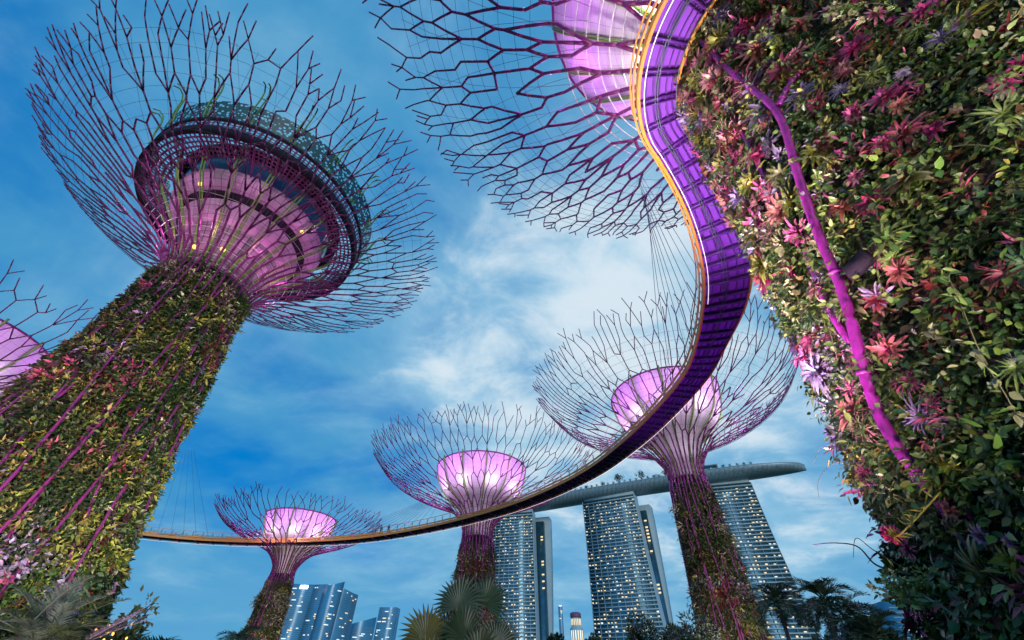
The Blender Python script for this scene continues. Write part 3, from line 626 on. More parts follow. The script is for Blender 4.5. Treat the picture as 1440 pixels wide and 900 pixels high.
# ------------------------------------------------------------------ hotel towers
def uvxy(P): return np.stack([P[:, 0] / 6 + P[:, 1] / 6, P[:, 2] / 4], axis=1)
def hotel(label, pl, pr, ztop, flare, depth, nbay, seed, back=None, gap=None):
    rng = np.random.default_rng(seed); pl = np.array(pl, float); pr = np.array(pr, float)
    u = (pr - pl) / np.linalg.norm(pr - pl); wd = np.linalg.norm(pr - pl); nrm = np.array([u[1], -u[0]])     # towards the viewer
    root = thing('hotel_tower', label, 'tower', ((pl[0] + pr[0]) / 2, (pl[1] + pr[1]) / 2, 0))
    z = np.linspace(0, ztop, 15); fl = flare * ((1 - z / ztop) ** 1.8); lean = 10 * (1 - z / ztop) ** 2
    def P(f, zz, out=0.0):
        e = np.interp(zz, z, fl); l = np.interp(zz, z, lean); q = pl + u * (f * (wd + e)) + nrm * (l + out)
        return np.array([q[0], q[1], zz])
    mb = MB(); n = len(z)
    V = np.array([[P(0, k_), P(1, k_), P(1, k_, -depth), P(0, k_, -depth)] for k_ in z]).reshape(-1, 3)
    fs = [(a * 4 + i, a * 4 + (i + 1) % 4, (a + 1) * 4 + (i + 1) % 4, (a + 1) * 4 + i) for a in range(n - 1) for i in range(4)] + [((n - 1) * 4 + 3, (n - 1) * 4 + 2, (n - 1) * 4 + 1, (n - 1) * 4)][::-1]
    mb.add(V, fs); mb.build('body', M['facade'], root)
    mb = MB()      # end walls
    for f, s_ in ((0.0, -1), (1.0, 1)):
        V = np.array([[P(f, k_, 0.4) + [u[0] * s_ * 0.5, u[1] * s_ * 0.5, 0], P(f, k_, -depth) + [u[0] * s_ * 0.5, u[1] * s_ * 0.5, 0]] for k_ in z]).reshape(-1, 3)
        mb.add(V, [(a * 2, a * 2 + 1, a * 2 + 3, a * 2 + 2) for a in range(n - 1)])
        V2 = np.array([[P(f, k_, 0.4) + [u[0] * s_ * 0.5, u[1] * s_ * 0.5, 0], P(f, k_, 0.4) - [u[0] * s_ * 0.5, u[1] * s_ * 0.5, 0]] for k_ in z]).reshape(-1, 3)
        mb.add(V2, [(a * 2, a * 2 + 1, a * 2 + 3, a * 2 + 2) for a in range(n - 1)])
    mb.build('end_wall', M['endwall'], root)
    nf = 50; fh = ztop / nf
    def slabbox(mb, f0_, f1_, za, zb, o0, o1):
        a, b = P(f0_, za, o0), P(f1_, za, o0); c_, d_ = P(f1_, za, o1), P(f0_, za, o1); dz = np.array([0, 0, zb - za])
        V = [a, b, c_, d_, a + dz, b + dz, c_ + dz, d_ + dz]
        mb.add(V, [(0, 3, 2, 1), (4, 5, 6, 7), (0, 1, 5, 4), (1, 2, 6, 5), (2, 3, 7, 6), (3, 0, 4, 7)])
    for k_ in range(2, nf):
        mb = MB(); slabbox(mb, 0.006, 0.994, k_ * fh - 0.55, k_ * fh + 0.55, -0.1, 1.3); mb.build('balcony', M['slab'], root)
    for b_ in range(0, nbay + 1, 2):
        mb = MB(); V = []
        for k_ in np.linspace(8, ztop - 2, 15):
            f = b_ / nbay; V += [P(f, k_, -0.1) - [u[0] * .2, u[1] * .2, 0], P(f, k_, 1.05) - [u[0] * .2, u[1] * .2, 0], P(f, k_, 1.05) + [u[0] * .2, u[1] * .2, 0], P(f, k_, -0.1) + [u[0] * .2, u[1] * .2, 0]]
        mb.add(V, [(a * 4 + i, a * 4 + i + 1, a * 4 + i + 5, a * 4 + i + 4) for a in range(14) for i in range(3)]); mb.build('fin', M['fin'], root)
    cells = [(k_, b_) for k_ in range(3, nf - 1) for b_ in range(nbay)]
    lit = [c_ for c_ in cells if rng.random() < 0.29 * (1.5 if c_[0] > nf - 8 or c_[0] < 14 else 1)]
    rng.shuffle(lit); rest = MB(); nrest = 0
    for i, (k_, b_) in enumerate(lit):
        mb = MB() if i < 99 else rest
        a = (b_ + 0.16) / nbay; b = (b_ + rng.uniform(0.42, 0.8)) / nbay
        slabbox(mb, a, b, k_ * fh + 0.62, k_ * fh + fh * rng.uniform(0.40, 0.56), 0.02, 0.16)
        if i < 99: mb.build('lit_window', M['litwin'] if rng.random() < 0.8 else M['litwhite'], root)
        else: nrest += 1
    if nrest: o = rest.build('lit_window', M['litwin'], root); o['kind'] = 'stuff'
    mb = MB(); slabbox(mb, 0.0, 1.0, ztop - 4.2, ztop - 3.0, -0.1, 2.0); slabbox(mb, 0.02, 0.99, ztop, ztop + 4.5, -depth + 1, -1.5); mb.build('top_storey', M['slab'], root)
    if back:
        off, wb, zb, dz_ = back
        mb = MB(); q0 = pr + u * off - nrm * (depth + gap); V = []
        zz = np.linspace(0, zb, 12); sh = dz_ * (1 - zz / zb) ** 1.5
        for k_, s_ in zip(zz, sh):
            for e, f in ((-30, 0), (wb, 0), (wb, -16), (-30, -16)):
                q = q0 + u * (e - s_) + nrm * f; V.append((q[0], q[1], k_))
        mb.add(V, [(a * 4 + i, a * 4 + (i + 1) % 4, (a + 1) * 4 + (i + 1) % 4, (a + 1) * 4 + i) for a in range(11) for i in range(4)] + [(44, 45, 46, 47)])
        bs = mb.build('rear_slab', M['endwall'], root)
        mb = MB(); q1 = pr - u * 6 - nrm * (depth + gap * 0.35); V = []
        for k_ in (3, zb - 8):
            for e, f in ((-6, 0), (off + wb * 0.2, 0), (off + wb * 0.2, -gap), (-6, -gap)):
                q = q1 + u * (e + 6) + nrm * f; V.append((q[0], q[1], k_))
        mb.add(V, [(0, 1, 5, 4), (1, 2, 6, 5), (2, 3, 7, 6), (3, 0, 4, 7), (4, 5, 6, 7)]); at_ = mb.build('atrium_glazing', M['facade'], root)
        for k_ in range(3, 46):
            if rng.random() < 0.35:
                mb = MB(); q = q1 + u * (off + wb * 0.2 + 3) + nrm * 0.25; mb.box((q[0], q[1], k_ * fh + 2), (3.2, 0.3, 1.7), math.atan2(u[1], u[0])); mb.build('lit_window', M['litwin'], at_)
    return root
hotel('left hotel tower with a white end wall and split rear slab beside the middle supertree', (-24, 618), (34, 600), 189, 5, 15, 18, 1, back=(9, 9, 189, 8), gap=12)
hotel('middle hotel tower with rows of lit balconies under the ship shaped roof', (100, 562), (161, 527), 190, 11, 14, 19, 2, back=(6, 6, 182, 7), gap=8)
hotel('right hotel tower beneath the pointed end of the roof deck', (216, 505), (291, 481), 190, 10, 14, 20, 3, back=(2, 3, 184, 5), gap=6)
# ship shaped roof deck
cl = cr([(-45, 648, 0), (30, 612, 0), (112, 566, 0), (195, 524, 0), (262, 492, 0), (312, 474, 0), (352, 462, 0)], 10)
d_ = np.concatenate([[0], np.cumsum(np.linalg.norm(np.diff(cl, axis=0), axis=1))]); uu = np.linspace(0, d_[-1], 60)
cl = np.stack([np.interp(uu, d_, cl[:, i]) for i in range(2)], axis=1); tg_ = np.gradient(cl, axis=0); tg_ /= np.linalg.norm(tg_, axis=1, keepdims=True); nn = np.stack([tg_[:, 1], -tg_[:, 0]], axis=1)
f_ = uu / uu[-1]; hw = 19.5 * np.sqrt(np.clip(1 - np.clip((f_ - 0.76) / 0.24, 0, 1) ** 3.0, 0.0004, 1)); zb_ = 191.5 + 4.5 * np.clip((f_ - 0.70) / 0.3, 0, 1) ** 1.6; ztp = 203.0
root = thing('roof_deck', 'ship shaped sky deck laid across the tops of the three hotel towers', 'roof deck', (200, 520, 192))
mb = MB(); ka = 15; an = np.linspace(0, pi, ka); V = []
for i in range(60):
    for a in an: 
        q = cl[i] + nn[i] * hw[i] * math.cos(a); V.append((q[0], q[1], ztp - (ztp - 1.2 - zb_[i]) * math.sin(a) ** 0.8))
mb.add(V, [(i * ka + j, i * ka + j + 1, (i + 1) * ka + j + 1, (i + 1) * ka + j) for i in range(59) for j in range(ka - 1)])
mb.build('hull', M['hull'], root, smooth=True, uvf=lambda P: np.stack([P[:, 0] / 5.0, P[:, 1] / 3.0 + P[:, 2] / 3.0], axis=1))
mb = MB(); strip(mb, np.concatenate([cl + nn * hw[:, None], np.full((60, 1), ztp + 0.01)], axis=1), np.concatenate([cl - nn * hw[:, None], np.full((60, 1), ztp + 0.01)], axis=1)); mb.build('roof_floor', M['concrete'], root)
mb = MB(); L = np.concatenate([cl + nn * hw[:, None], np.full((60, 1), ztp + 0.6)], axis=1); mb.sweep(L, 0.55, 6); mb.build('parapet', M['endwall'], root)
def blocks(label, name, cat, boxes, m_, rz, loc, extra=None, group=None):
    root = thing(name, label, cat, loc, group); rng = np.random.default_rng(int(abs(loc[0] * 7)))
    return root
hut = thing('roof_pavilion', 'low flat roofed pavilion standing on the ship shaped roof deck', 'pavilion', (245, 492, ztp))
mb = MB(); mb.box((246, 486, ztp + 3), (22, 10, 6), -0.4); mb.build('wall', M['facade'], hut)
mb = MB(); mb.box((246, 486, ztp + 6.3), (25, 13, 0.7), -0.4); mb.build('roof', M['slab'], hut)
hut = thing('roof_dome', 'small domed plant room on the roof deck behind the right of centre supertree', 'dome', (192, 516, ztp))
mb = MB(); mb.lathe([(4, ztp), (4, ztp + 3), (3.5, ztp + 5), (2, ztp + 6.4), (0.1, ztp + 7)], (190, 512), 14); mb.build('dome', M['endwall'], hut)

# ------------------------------------------------------------------ small leafy trees and palms
def puff_tree(mb, rng, c, rad, h, n, lsize, palette):
    k_ = 9; cc = rng.normal(0, 0.42, (k_, 3)) * [rad, rad, h * 0.45] + np.array(c); i = rng.integers(0, k_, n)
    d = rng.normal(0, 1, (n, 3)); d /= np.linalg.norm(d, axis=1, keepdims=True)
    P = cc[i] + d * rng.uniform(0.35, 1.0, (n, 1)) ** 0.5 * np.array([rad, rad, h * 0.5]) * 0.55 * rng.uniform(0.6, 1.1, (k_, 1))[i]
    C = np.array(palette)[rng.integers(0, len(palette), n)] * rng.uniform(0.7, 1.3, (n, 1))
    L = lsize * rng.uniform(0.6, 1.3, n); leaves(mb, P, d + rng.normal(0, 0.6, (n, 3)), rng.normal(0, 1, (n, 3)) + [0, 0, 0.6], L, L * 0.5, C)
DK = [(0.03, 0.065, 0.035), (0.045, 0.085, 0.04), (0.025, 0.05, 0.03)]
def leafy(name, label, cat, x, y, z0, h, rad, n, ls, seed, pal=DK, group=None):
    rng = np.random.default_rng(seed); root = thing(name, label, cat, (x, y, z0), group)
    mb = MB(); mb.sweep([(x, y, z0), (x + 0.03 * h, y, z0 + h * 0.4), (x, y + 0.02 * h, z0 + h * 0.75)], [h * 0.03, h * 0.022, h * 0.008], 7)
    for j in range(5):
        a = j * 1.26 + seed; mb.segs([(x + 0.02 * h, y, z0 + h * (0.4 + 0.05 * j))], [(x + rad * 0.6 * math.cos(a), y + rad * 0.6 * math.sin(a), z0 + h * (0.65 + 0.05 * j))], h * 0.012, h * 0.004, 5)
    mb.build('trunk', M['trunk'], root)
    mb = MB(); puff_tree(mb, rng, (x, y, z0 + h * 0.66), rad, h * 0.75, n, ls, pal); mb.build('crown', M['leaf'], root)
    return root
roof_labels = ['leftmost bushy tree on the roof deck above the middle hotel tower', 'second bushy tree on the roof deck, left of the dome', 'taller round tree on the roof deck just left of the dome', 'low bush on the roof deck right of the dome', 'bush on the roof deck beside the pavilion', 'small bush on the roof deck right of the pavilion']
for i, ((f, s_), lb) in enumerate(zip(((0.42, 3.2), (0.46, 3.6), (0.52, 7.0), (0.585, 6.0), (0.66, 4.5), (0.80, 2.5)), roof_labels)):
    k_ = int(f * 59); q = cl[k_] + nn[k_] * (hw[k_] - 3.5); leafy('roof_tree', lb, 'tree', q[0], q[1], ztp, s_ * 2.0, s_ * 1.0, 260, s_ * 0.26, 40 + i, group='trees on the roof deck')
hedge = thing('roof_hedge', 'long low hedge along the edge of the hotel roof deck', 'hedge', (200, 500, ztp)); rng = np.random.default_rng(3)
mb = MB(); ff = rng.uniform(0.30, 0.88, 5200); kk = (ff * 59).astype(int); P = cl[kk] + nn[kk] * (hw[kk] - rng.uniform(0.4, 2.5, 5200))[:, None]
P = np.concatenate([P + rng.normal(0, 0.8, P.shape), (ztp + rng.uniform(0, 1, 5200) ** 1.6 * 4.2)[:, None]], axis=1); leaves(mb, P, rng.normal(0, 1, P.shape), rng.normal(0, 1, P.shape), 0.9, 0.6, np.array(DK)[rng.integers(0, 3, 5200)] * 1.3); mb.build('foliage', M['leaf'], hedge)

def frond(mb, rng, base, az, el0, L, bend, nleaf, ll, lw, colr, vee=0.5):
    """feather frond: curved midrib with narrow leaflets in two rows"""
    t = np.linspace(0, 1, 14); el = el0 - bend * t; ds = L / 13
    dx = np.cos(el) * ds; dz = np.sin(el) * ds; s = np.concatenate([[0], np.cumsum(dx)[:-1]]); z = np.concatenate([[0], np.cumsum(dz)[:-1]])
    mid = np.stack([base[0] + s * math.cos(az), base[1] + s * math.sin(az), base[2] + z], axis=1)
    mb_n = len(mb.c); mb.sweep(mid, np.linspace(0.028, 0.006, 14) * L / 2, 4); mb.c.append(np.broadcast_to(np.asarray(colr, np.float32) * 1.2, (14 * 4, 3)))
    tt = np.linspace(0.16, 1, nleaf); P = np.stack([np.interp(tt, t, mid[:, i]) for i in range(3)], axis=1); T_ = np.gradient(P, axis=0); T_ /= np.linalg.norm(T_, axis=1, keepdims=True)
    side = np.array([[-math.sin(az), math.cos(az), 0]]); up = np.cross(T_, side); up *= np.sign(up[:, 2:3] + 1e-9)
    for s_ in (-1, 1):
        D = T_ * 0.75 + side * s_ + up * (vee + rng.normal(0, 0.12, (nleaf, 1))) + rng.normal(0, 0.08, (nleaf, 3))
        l = ll * np.sin(np.clip(tt * 0.9 + 0.12, 0, 1) * pi) ** 0.6 * rng.uniform(0.85, 1.1, nleaf)
        leaves(mb, P, D, up + rng.normal(0, 0.2, (nleaf, 3)), l, lw, np.asarray(colr) * rng.uniform(0.75, 1.3, (nleaf, 1)), fold=0.03, droop=0.14)
def palm(label, x, y, h, L, n, seed, group, colr=(0.045, 0.085, 0.045), lean=0.05):
    rng = np.random.default_rng(seed); root = thing('palm_tree', label, 'palm', (x, y, 0), group)
    mb = MB(); t = np.linspace(0, 1, 10); mb.sweep(np.stack([x + lean * h * t ** 2, y + 0 * t, h * t], axis=1), np.linspace(0.20, 0.13, 10), 9); mb.build('trunk', M['trunk'], root)
    for i in range(n):
        mb = MB(); el = rng.uniform(-0.3, 1.25); frond(mb, rng, (x + lean * h, y, h), i * 2.4 + rng.uniform(-0.3, 0.3), el, L * rng.uniform(0.85, 1.1), 1.2 + 0.6 * rng.random(), 30, L * 0.34, L * 0.030, colr)
        mb.build('frond', M['leaf'], root)
G_ = 'palms in front of the right hotel tower'
for lb, az_, el_, d0, L, sd_ in (('palm with a full crown nearest the right of centre supertree', 29.0, 8.2, 46, 2.6, 1), ('tall palm at the right foot of the right hotel tower', 33.0, 8.4, 44, 2.9, 2), ('slightly lower palm leaning out right of the tall palm', 34.4, 6.9, 40, 2.6, 3), ('short palm rising among bushes near the planted trunk', 35.9, 5.2, 38, 2.4, 4)):
    x, y = pol(az_, d0); palm(lb, x, y, CAM_Z + d0 * math.tan(R_(el_)) - L * 0.35, L, 26, sd_, G_)
x, y = pol(-27.9, 50); palm('lone small palm at the foot of the smallest supertree', x, y, 4.6, 2.2, 16, 9, None)
for lb, az_, el_, d0, rad, sd_ in (('dark bushy tree right of the middle hotel tower foot', 21.0, 7.0, 50, 2.6, 11), ('dark low tree left of the right of centre supertree trunk', 18.6, 6.2, 52, 2.0, 12), ('small round tree in front of the middle hotel tower', 14.4, 6.2, 55, 1.4, 13),
                                   ('leafy tree between the palms and the planted trunk', 37.0, 4.9, 40, 1.5, 14), ('bushy tree under the tall palm', 33.4, 4.7, 50, 2.6, 15), ('low dark tree between the left and middle hotel towers', 5.6, 5.1, 45, 1.3, 16), ('dark tree beside the lone trunk of the middle hotel tower', 9.4, 4.6, 45, 1.2, 17)):
    x, y = pol(az_, d0); h = CAM_Z + d0 * math.tan(R_(el_)); leafy('tree', lb, 'tree', x, y, 0, h, rad, 2600, 0.34, sd_, group='trees along the bottom edge')

# fan palm in the middle foreground
def fan(mb, rng, hub, D, Nn, rad, nseg, colr):
    D = np.array(D, float); D /= np.linalg.norm(D); Nn = np.array(Nn, float); S = np.cross(D, Nn); S /= np.linalg.norm(S); Nn = np.cross(S, D)
    ang = np.linspace(-2.0, 2.0, nseg); da = ang[1] - ang[0]
    for i, a in enumerate(ang):
        l = rad * (1 - 0.10 * abs(a)) * rng.uniform(0.92, 1.05); d = D * math.cos(a) + S * math.sin(a); q = np.cross(Nn, d)
        h = np.array(hub); w1 = rad * 0.60 * math.tan(da / 2) * 0.96; zz_ = 0.03 * rad; dr = -0.12 * rad * np.array([0, 0, 1.])
        m1 = h + d * l * 0.60
        V = [h, m1 + q * w1 - Nn * zz_, m1 + Nn * zz_, m1 - q * w1 - Nn * zz_, h + d * l + dr * 1.2]
        mb.add(V, [(0, 1, 2), (0, 2, 3), (1, 4, 2), (2, 4, 3)], c=np.array(colr) * rng.uniform(0.8, 1.25))
fx, fy = pol(-5.2, 11.5); froot = thing('fan_palm', 'fan palm with pleated leaves in the foreground below the middle supertree', 'palm', (fx, fy, 0)); rng = np.random.default_rng(8)
mb = MB(); mb.sweep([(fx, fy, 0), (fx, fy, 1.2), (fx + 0.05, fy, 2.1)], [0.16, 0.14, 0.12], 10); mb.build('trunk', M['trunk'], froot)
fans = [(0.62, 0.0, 3.62, 0.80, (0.04, 0.07, 0.03)), (-0.10, -0.2, 3.55, 0.80, (0.03, 0.06, 0.035)), (-0.95, -0.1, 2.95, 0.82, (0.11, 0.10, 0.025)), (0.15, -0.5, 2.95, 0.8, (0.03, 0.06, 0.03)), (1.0, 0.1, 2.9, 0.75, (0.03, 0.055, 0.035)), (-0.45, 0.3, 3.0, 0.75, (0.04, 0.06, 0.03)), (0.55, -0.6, 2.6, 0.8, (0.06, 0.07, 0.03)), (-0.7, -0.5, 2.45, 0.7, (0.04, 0.06, 0.03)), (1.25, -0.2, 2.45, 0.7, (0.03, 0.05, 0.03)), (-1.3, 0.2, 2.4, 0.7, (0.05, 0.07, 0.03))]
for dx, dy, hz, rad, cc in fans:
    hub = (fx + dx * 0.8, fy + dy, hz - 0.55); mb = MB()
    mb.sweep([(fx, fy, 2.0), (fx + dx * 0.45, fy + dy * 0.6, (2.0 + hub[2]) / 2 + 0.15), hub], [0.02, 0.017, 0.014], 5); n_ = mb.n; mb.c.append(np.broadcast_to(np.array(cc, np.float32), (n_, 3)))
    fan(mb, rng, hub, (dx * 0.45 + rng.normal(0, 0.1), dy * 0.3, 0.9), (rng.normal(0, 0.3), -1.0, 0.35), rad, 26, cc); mb.build('fan_leaf', M['leaf'], froot)

# grey feathery shrub and the shrub with fairy lights, bottom left
gx, gy = pol(-42.2, 8.6); groot = thing('feathery_shrub', 'silvery feathery cycad shrub at the foot of the tallest trunk', 'shrub', (gx, gy, 0)); rng = np.random.default_rng(17)
mb = MB(); mb.sweep([(gx, gy, 0), (gx, gy, 1.8)], [0.2, 0.16], 9); mb.build('trunk', M['trunk'], groot)
for i in range(46):
    mb = MB(); frond(mb, rng, (gx + rng.normal(0, 0.12), gy + rng.normal(0, 0.12), 1.75 + rng.uniform(0, 0.4)), i * 2.4, rng.uniform(0.35, 1.45), rng.uniform(0.6, 0.85), 0.9, 44, 0.19, 0.011, (0.27, 0.30, 0.24) if i % 3 else (0.17, 0.20, 0.10), vee=0.4); mb.build('frond', M['leaf'], groot)
for i in range(6):
    mb = MB(); a = -0.2 + 0.2 * i; frond(mb, rng, (gx + 0.3, gy + 0.25, 1.95), a, 0.55 + 0.1 * (i % 3), 0.72, 0.2, 24, 0.10, 0.02, (0.45, 0.30, 0.42)); mb.build('frond', M['petal'], groot)
bx_, by_ = pol(-37.0, 9.5); broot = thing('lit_shrub', 'small upright shrub wound with yellow fairy lights at bottom left', 'shrub', (bx_, by_, 0)); rng = np.random.default_rng(19)
mb = MB(); mb.sweep([(bx_, by_, 0), (bx_ + 0.02, by_, 1.5), (bx_ + 0.12, by_, 2.2), (bx_ + 0.26, by_, 2.62)], [0.03, 0.025, 0.018, 0.008], 6); mb.build('stem', M['trunk'], broot)
mb = MB(); puff_tree(mb, rng, (bx_ + 0.05, by_, 2.02), 0.34, 0.7, 420, 0.13, [(0.06, 0.09, 0.03), (0.10, 0.12, 0.04)]); puff_tree(mb, rng, (bx_ + 0.17, by_, 2.42), 0.16, 0.42, 46, 0.09, [(0.16, 0.15, 0.06)]); mb.build('foliage', M['leaf'], broot)
for i in range(11):
    mb = MB(); p = (bx_ + rng.normal(-0.03, 0.14), by_ - 0.28 + rng.normal(0, 0.06), 2.10 + rng.normal(0, 0.10)); mb.lathe([(0.001, -0.016), (0.011, -0.009), (0.014, 0.003), (0.008, 0.014), (0.001, 0.017)], (0, 0), 7); mb.v[-1] = mb.v[-1] + np.array(p); mb.build('bulb', M['amber'], broot)
px_, py_ = pol(-35.8, 14); palm('low palm with drooping fronds behind the fairy light shrub', px_, py_, 1.75, 1.3, 14, 31, None)

# ------------------------------------------------------------------ city towers far away
def glass_tower(label, corners, ztop, lit, seed, flood=None, slope=0.0, pink=False):
    rng = np.random.default_rng(seed); Cn = np.array(corners, float); root = thing('glass_tower', label, 'tower', (*Cn.mean(0), 0)); n = len(Cn)
    mb = MB(); zt = np.full(n, ztop, float); zt[1] += slope; zt[0] -= 0
    V = np.concatenate([np.concatenate([Cn, np.zeros((n, 1))], axis=1), np.concatenate([Cn, zt[:, None]], axis=1)])
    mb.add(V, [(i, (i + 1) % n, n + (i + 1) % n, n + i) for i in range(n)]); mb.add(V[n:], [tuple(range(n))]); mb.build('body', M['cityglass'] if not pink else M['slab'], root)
    mb = MB(); cnt = 0
    a, b = Cn[0], Cn[1]; L = np.linalg.norm(b - a); u = (b - a) / L; nr = np.array([u[1], -u[0]]); nf = int(ztop / 4.5)
    for k_ in range(4, nf): 
        V = []
        for e, o_ in ((0.01 * L, 0.05), (0.99 * L, 0.05)):
            for dz in (0, 0.7): V.append((*(a + u * e + nr * 0.4), k_ * 4.5 + dz))
        mb.add(V, [(0, 2, 3, 1)])
    mb.build('floor_line', M['fin'], root)
    for i in range(lit):
        k_ = int(rng.integers(8, nf - 1)); ln_ = rng.choice([4, 6, 12]); e = rng.uniform(0.04, 0.93) * (L - ln_); p = a + u * (e + ln_ / 2) + nr * 0.7
        mb = MB(); mb.box((p[0], p[1], k_ * 4.5 + 2.4), (ln_, 0.5, 2.2), math.atan2(u[1], u[0])); mb.build('lit_window', M['litwhite'] if rng.random() < 0.65 else M['litwin'], root)
    for (e, z_, w_, h_, mt) in flood or []:
        p = a + u * e * L + nr * 1.2; mb = MB(); mb.box((p[0], p[1], z_), (w_, 1, h_), math.atan2(u[1], u[0])); mb.build('roof_sign', M[mt], root)
    return root
def quad(az0, az1, d0, d1, dep=40):
    a = np.array(pol(az0, d0)); b = np.array(pol(az1, d1)); u = (b - a) / np.linalg.norm(b - a); bk = np.array([-u[1], u[0]]) * dep
    return [a, b, b + bk, a + bk]
tz_ = lambda el, d: CAM_Z + d * math.tan(R_(el))
glass_tower('broad dark blue glass tower with a white light at its top, leftmost of the skyline', quad(-24.6, -22.2, 1500, 1480), tz_(8.35, 1490), 26, 1, [(0.62, tz_(8.35, 1490) - 7, 22, 8, 'lamp')])
glass_tower('blue glass tower with a small red light at its top', quad(-22.15, -20.2, 1490, 1450), tz_(8.5, 1470), 24, 2, [(0.78, tz_(8.5, 1470) - 8, 9, 7, 'amber')])
glass_tower('slim angular glass tower, tallest of the far skyline', quad(-20.2, -19.0, 1400, 1420), tz_(8.55, 1400), 18, 3, slope=12)
glass_tower('pale blue glass tower right of the tallest one in the skyline', quad(-18.9, -17.2, 1420, 1480), tz_(8.1, 1450), 22, 4, slope=-6)
glass_tower('small square glass tower left of the fan palm', quad(-14.6, -12.7, 1700, 1680), tz_(6.8, 1690), 26, 5)
glass_tower('low wedge roofed block beside the small square glass tower', quad(-17.0, -14.7, 1600, 1620), tz_(5.2, 1610), 14, 6, slope=20)
glass_tower('slender tower between the left and middle hotel towers', quad(6.0, 6.5, 1500, 1500, 12), tz_(7.4, 1500), 3, 7, [(0.5, tz_(7.4, 1500) - 1, 10, 3, 'litwhite')])
glass_tower('blue office block showing at the edge of the planted trunk', quad(38.3, 41, 700, 720), tz_(6.6, 710), 4, 8)
# stepped lit tower
sx, sy = pol(7.95, 1500); sroot = thing('crowned_tower', 'floodlit tower with a stepped round crown between two hotel towers', 'tower', (sx, sy, 0))
zt_ = tz_(6.75, 1500); mb = MB(); mb.lathe([(19, 0), (19, zt_ - 38), (14.5, zt_ - 36), (14.5, zt_ - 14)], (sx, sy), 12); mb.build('shaft', M['slab'], sroot)
mb = MB(); mb.lathe([(14.6, zt_ - 13.9), (16.5, zt_ - 12), (16.5, zt_ - 3), (12, zt_), (0.1, zt_ + 0.5)], (sx, sy), 12); mb.build('crown', M['pinkpanel'], sroot)
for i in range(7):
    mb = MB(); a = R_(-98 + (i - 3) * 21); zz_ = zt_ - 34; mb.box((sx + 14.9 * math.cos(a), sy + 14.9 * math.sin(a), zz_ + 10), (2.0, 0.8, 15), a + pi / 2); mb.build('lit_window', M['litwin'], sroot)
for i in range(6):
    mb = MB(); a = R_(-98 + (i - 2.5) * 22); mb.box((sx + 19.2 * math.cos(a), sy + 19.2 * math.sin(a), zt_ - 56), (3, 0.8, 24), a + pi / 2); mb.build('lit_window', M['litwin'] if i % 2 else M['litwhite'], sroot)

# ------------------------------------------------------------------ plants picked out on the near trunk
def strap(mb, base, D, up, L, W, c0, c1, bend, seg=6):
    D = D / np.linalg.norm(D); S = np.cross(D, up); S /= np.linalg.norm(S); U = np.cross(S, D)
    t = np.linspace(0, 1, seg + 1); an = bend * t; ds = L / seg
    fx_ = np.concatenate([[0], np.cumsum(np.cos(an[:-1]) * ds)]); fu = np.concatenate([[0], np.cumsum(-np.sin(an[:-1]) * ds)])
    mid = base + fx_[:, None] * D + fu[:, None] * U; wv = W * np.array([0.75, 0.95, 1.0, 1.0, 0.92, 0.7, 0.15][:seg + 1] if seg == 6 else np.interp(t, [0, .3, .8, 1], [.7, 1, .7, .05]))
    V = np.stack([mid + S * wv[:, None] * 0.5 + U * wv[:, None] * 0.22, mid, mid - S * wv[:, None] * 0.5 + U * wv[:, None] * 0.22], axis=1).reshape(-1, 3)
    i = np.arange(seg) * 3; q = np.concatenate([np.stack([i, i + 1, i + 4, i + 3], axis=1), np.stack([i + 1, i + 2, i + 5, i + 4], axis=1)])
    C = np.asarray(c0)[None] * (1 - t[:, None]) + np.asarray(c1)[None] * t[:, None]
    mb.add(V, q, c=np.repeat(C, 3, axis=0))
def rosette_into(mb, th, z, rad, kind, c0, c1, seed):
    rng = np.random.default_rng(seed); P = onR(th, z, 0.10); a = R_(th); rn = np.array([math.cos(a), math.sin(a), 0.0]); tg = np.array([-math.sin(a), math.cos(a), 0.0]); up = np.array([0, 0, 1.])
    axis = rn * 0.85 + up * rng.normal(0.15, 0.35) + tg * rng.normal(0, 0.35); axis /= np.linalg.norm(axis); e1 = np.cross(axis, up); e1 /= np.linalg.norm(e1); e2 = np.cross(axis, e1)
    P = P + rn * 0.04
    n, W, bend = {'brom': (46, 0.20, 0.85), 'air': (60, 0.045, 1.5), 'spider': (38, 0.085, 1.7)}[kind]
    for i in range(n):
        f = i / n; phi = i * 2.4 + rng.normal(0, 0.12); open_ = 0.25 + 1.25 * f + rng.normal(0, 0.08)
        D = axis * math.cos(open_) + (e1 * math.cos(phi) + e2 * math.sin(phi)) * math.sin(open_)
        k_ = rng.uniform(0.65, 1.25); g_ = min(1, max(0, f * 1.5 - 0.6 + rng.normal(0, 0.25))) * (0.55 if kind == 'brom' else 0.2); old = np.array((0.11, 0.12, 0.04))
        a_, b_ = (np.array(c1), np.array(c0)) if f < 0.45 else (np.array(c0), np.array(c0) * 0.6 + np.array(c1) * 0.4)
        strap(mb, P - axis * 0.03, D, axis + 1e-3, rad * 1.02 * (0.6 + 0.45 * f) * rng.uniform(0.7, 1.2), rad * W * rng.uniform(0.75, 1.2), (a_ * (1 - g_) + old * g_) * k_, (b_ * (1 - g_ * 0.5) + old * g_ * 0.5) * k_, bend * rng.uniform(0.6, 1.2))
def rosette(name, label, cat, th, z, rad, kind, c0, c1, seed, group):
    mb = MB(); rosette_into(mb, th, z, rad, kind, c0, c1, seed)
    o = mb.build(name, M['petal'], None, smooth=True); tag(o, label, cat, group)
    return o
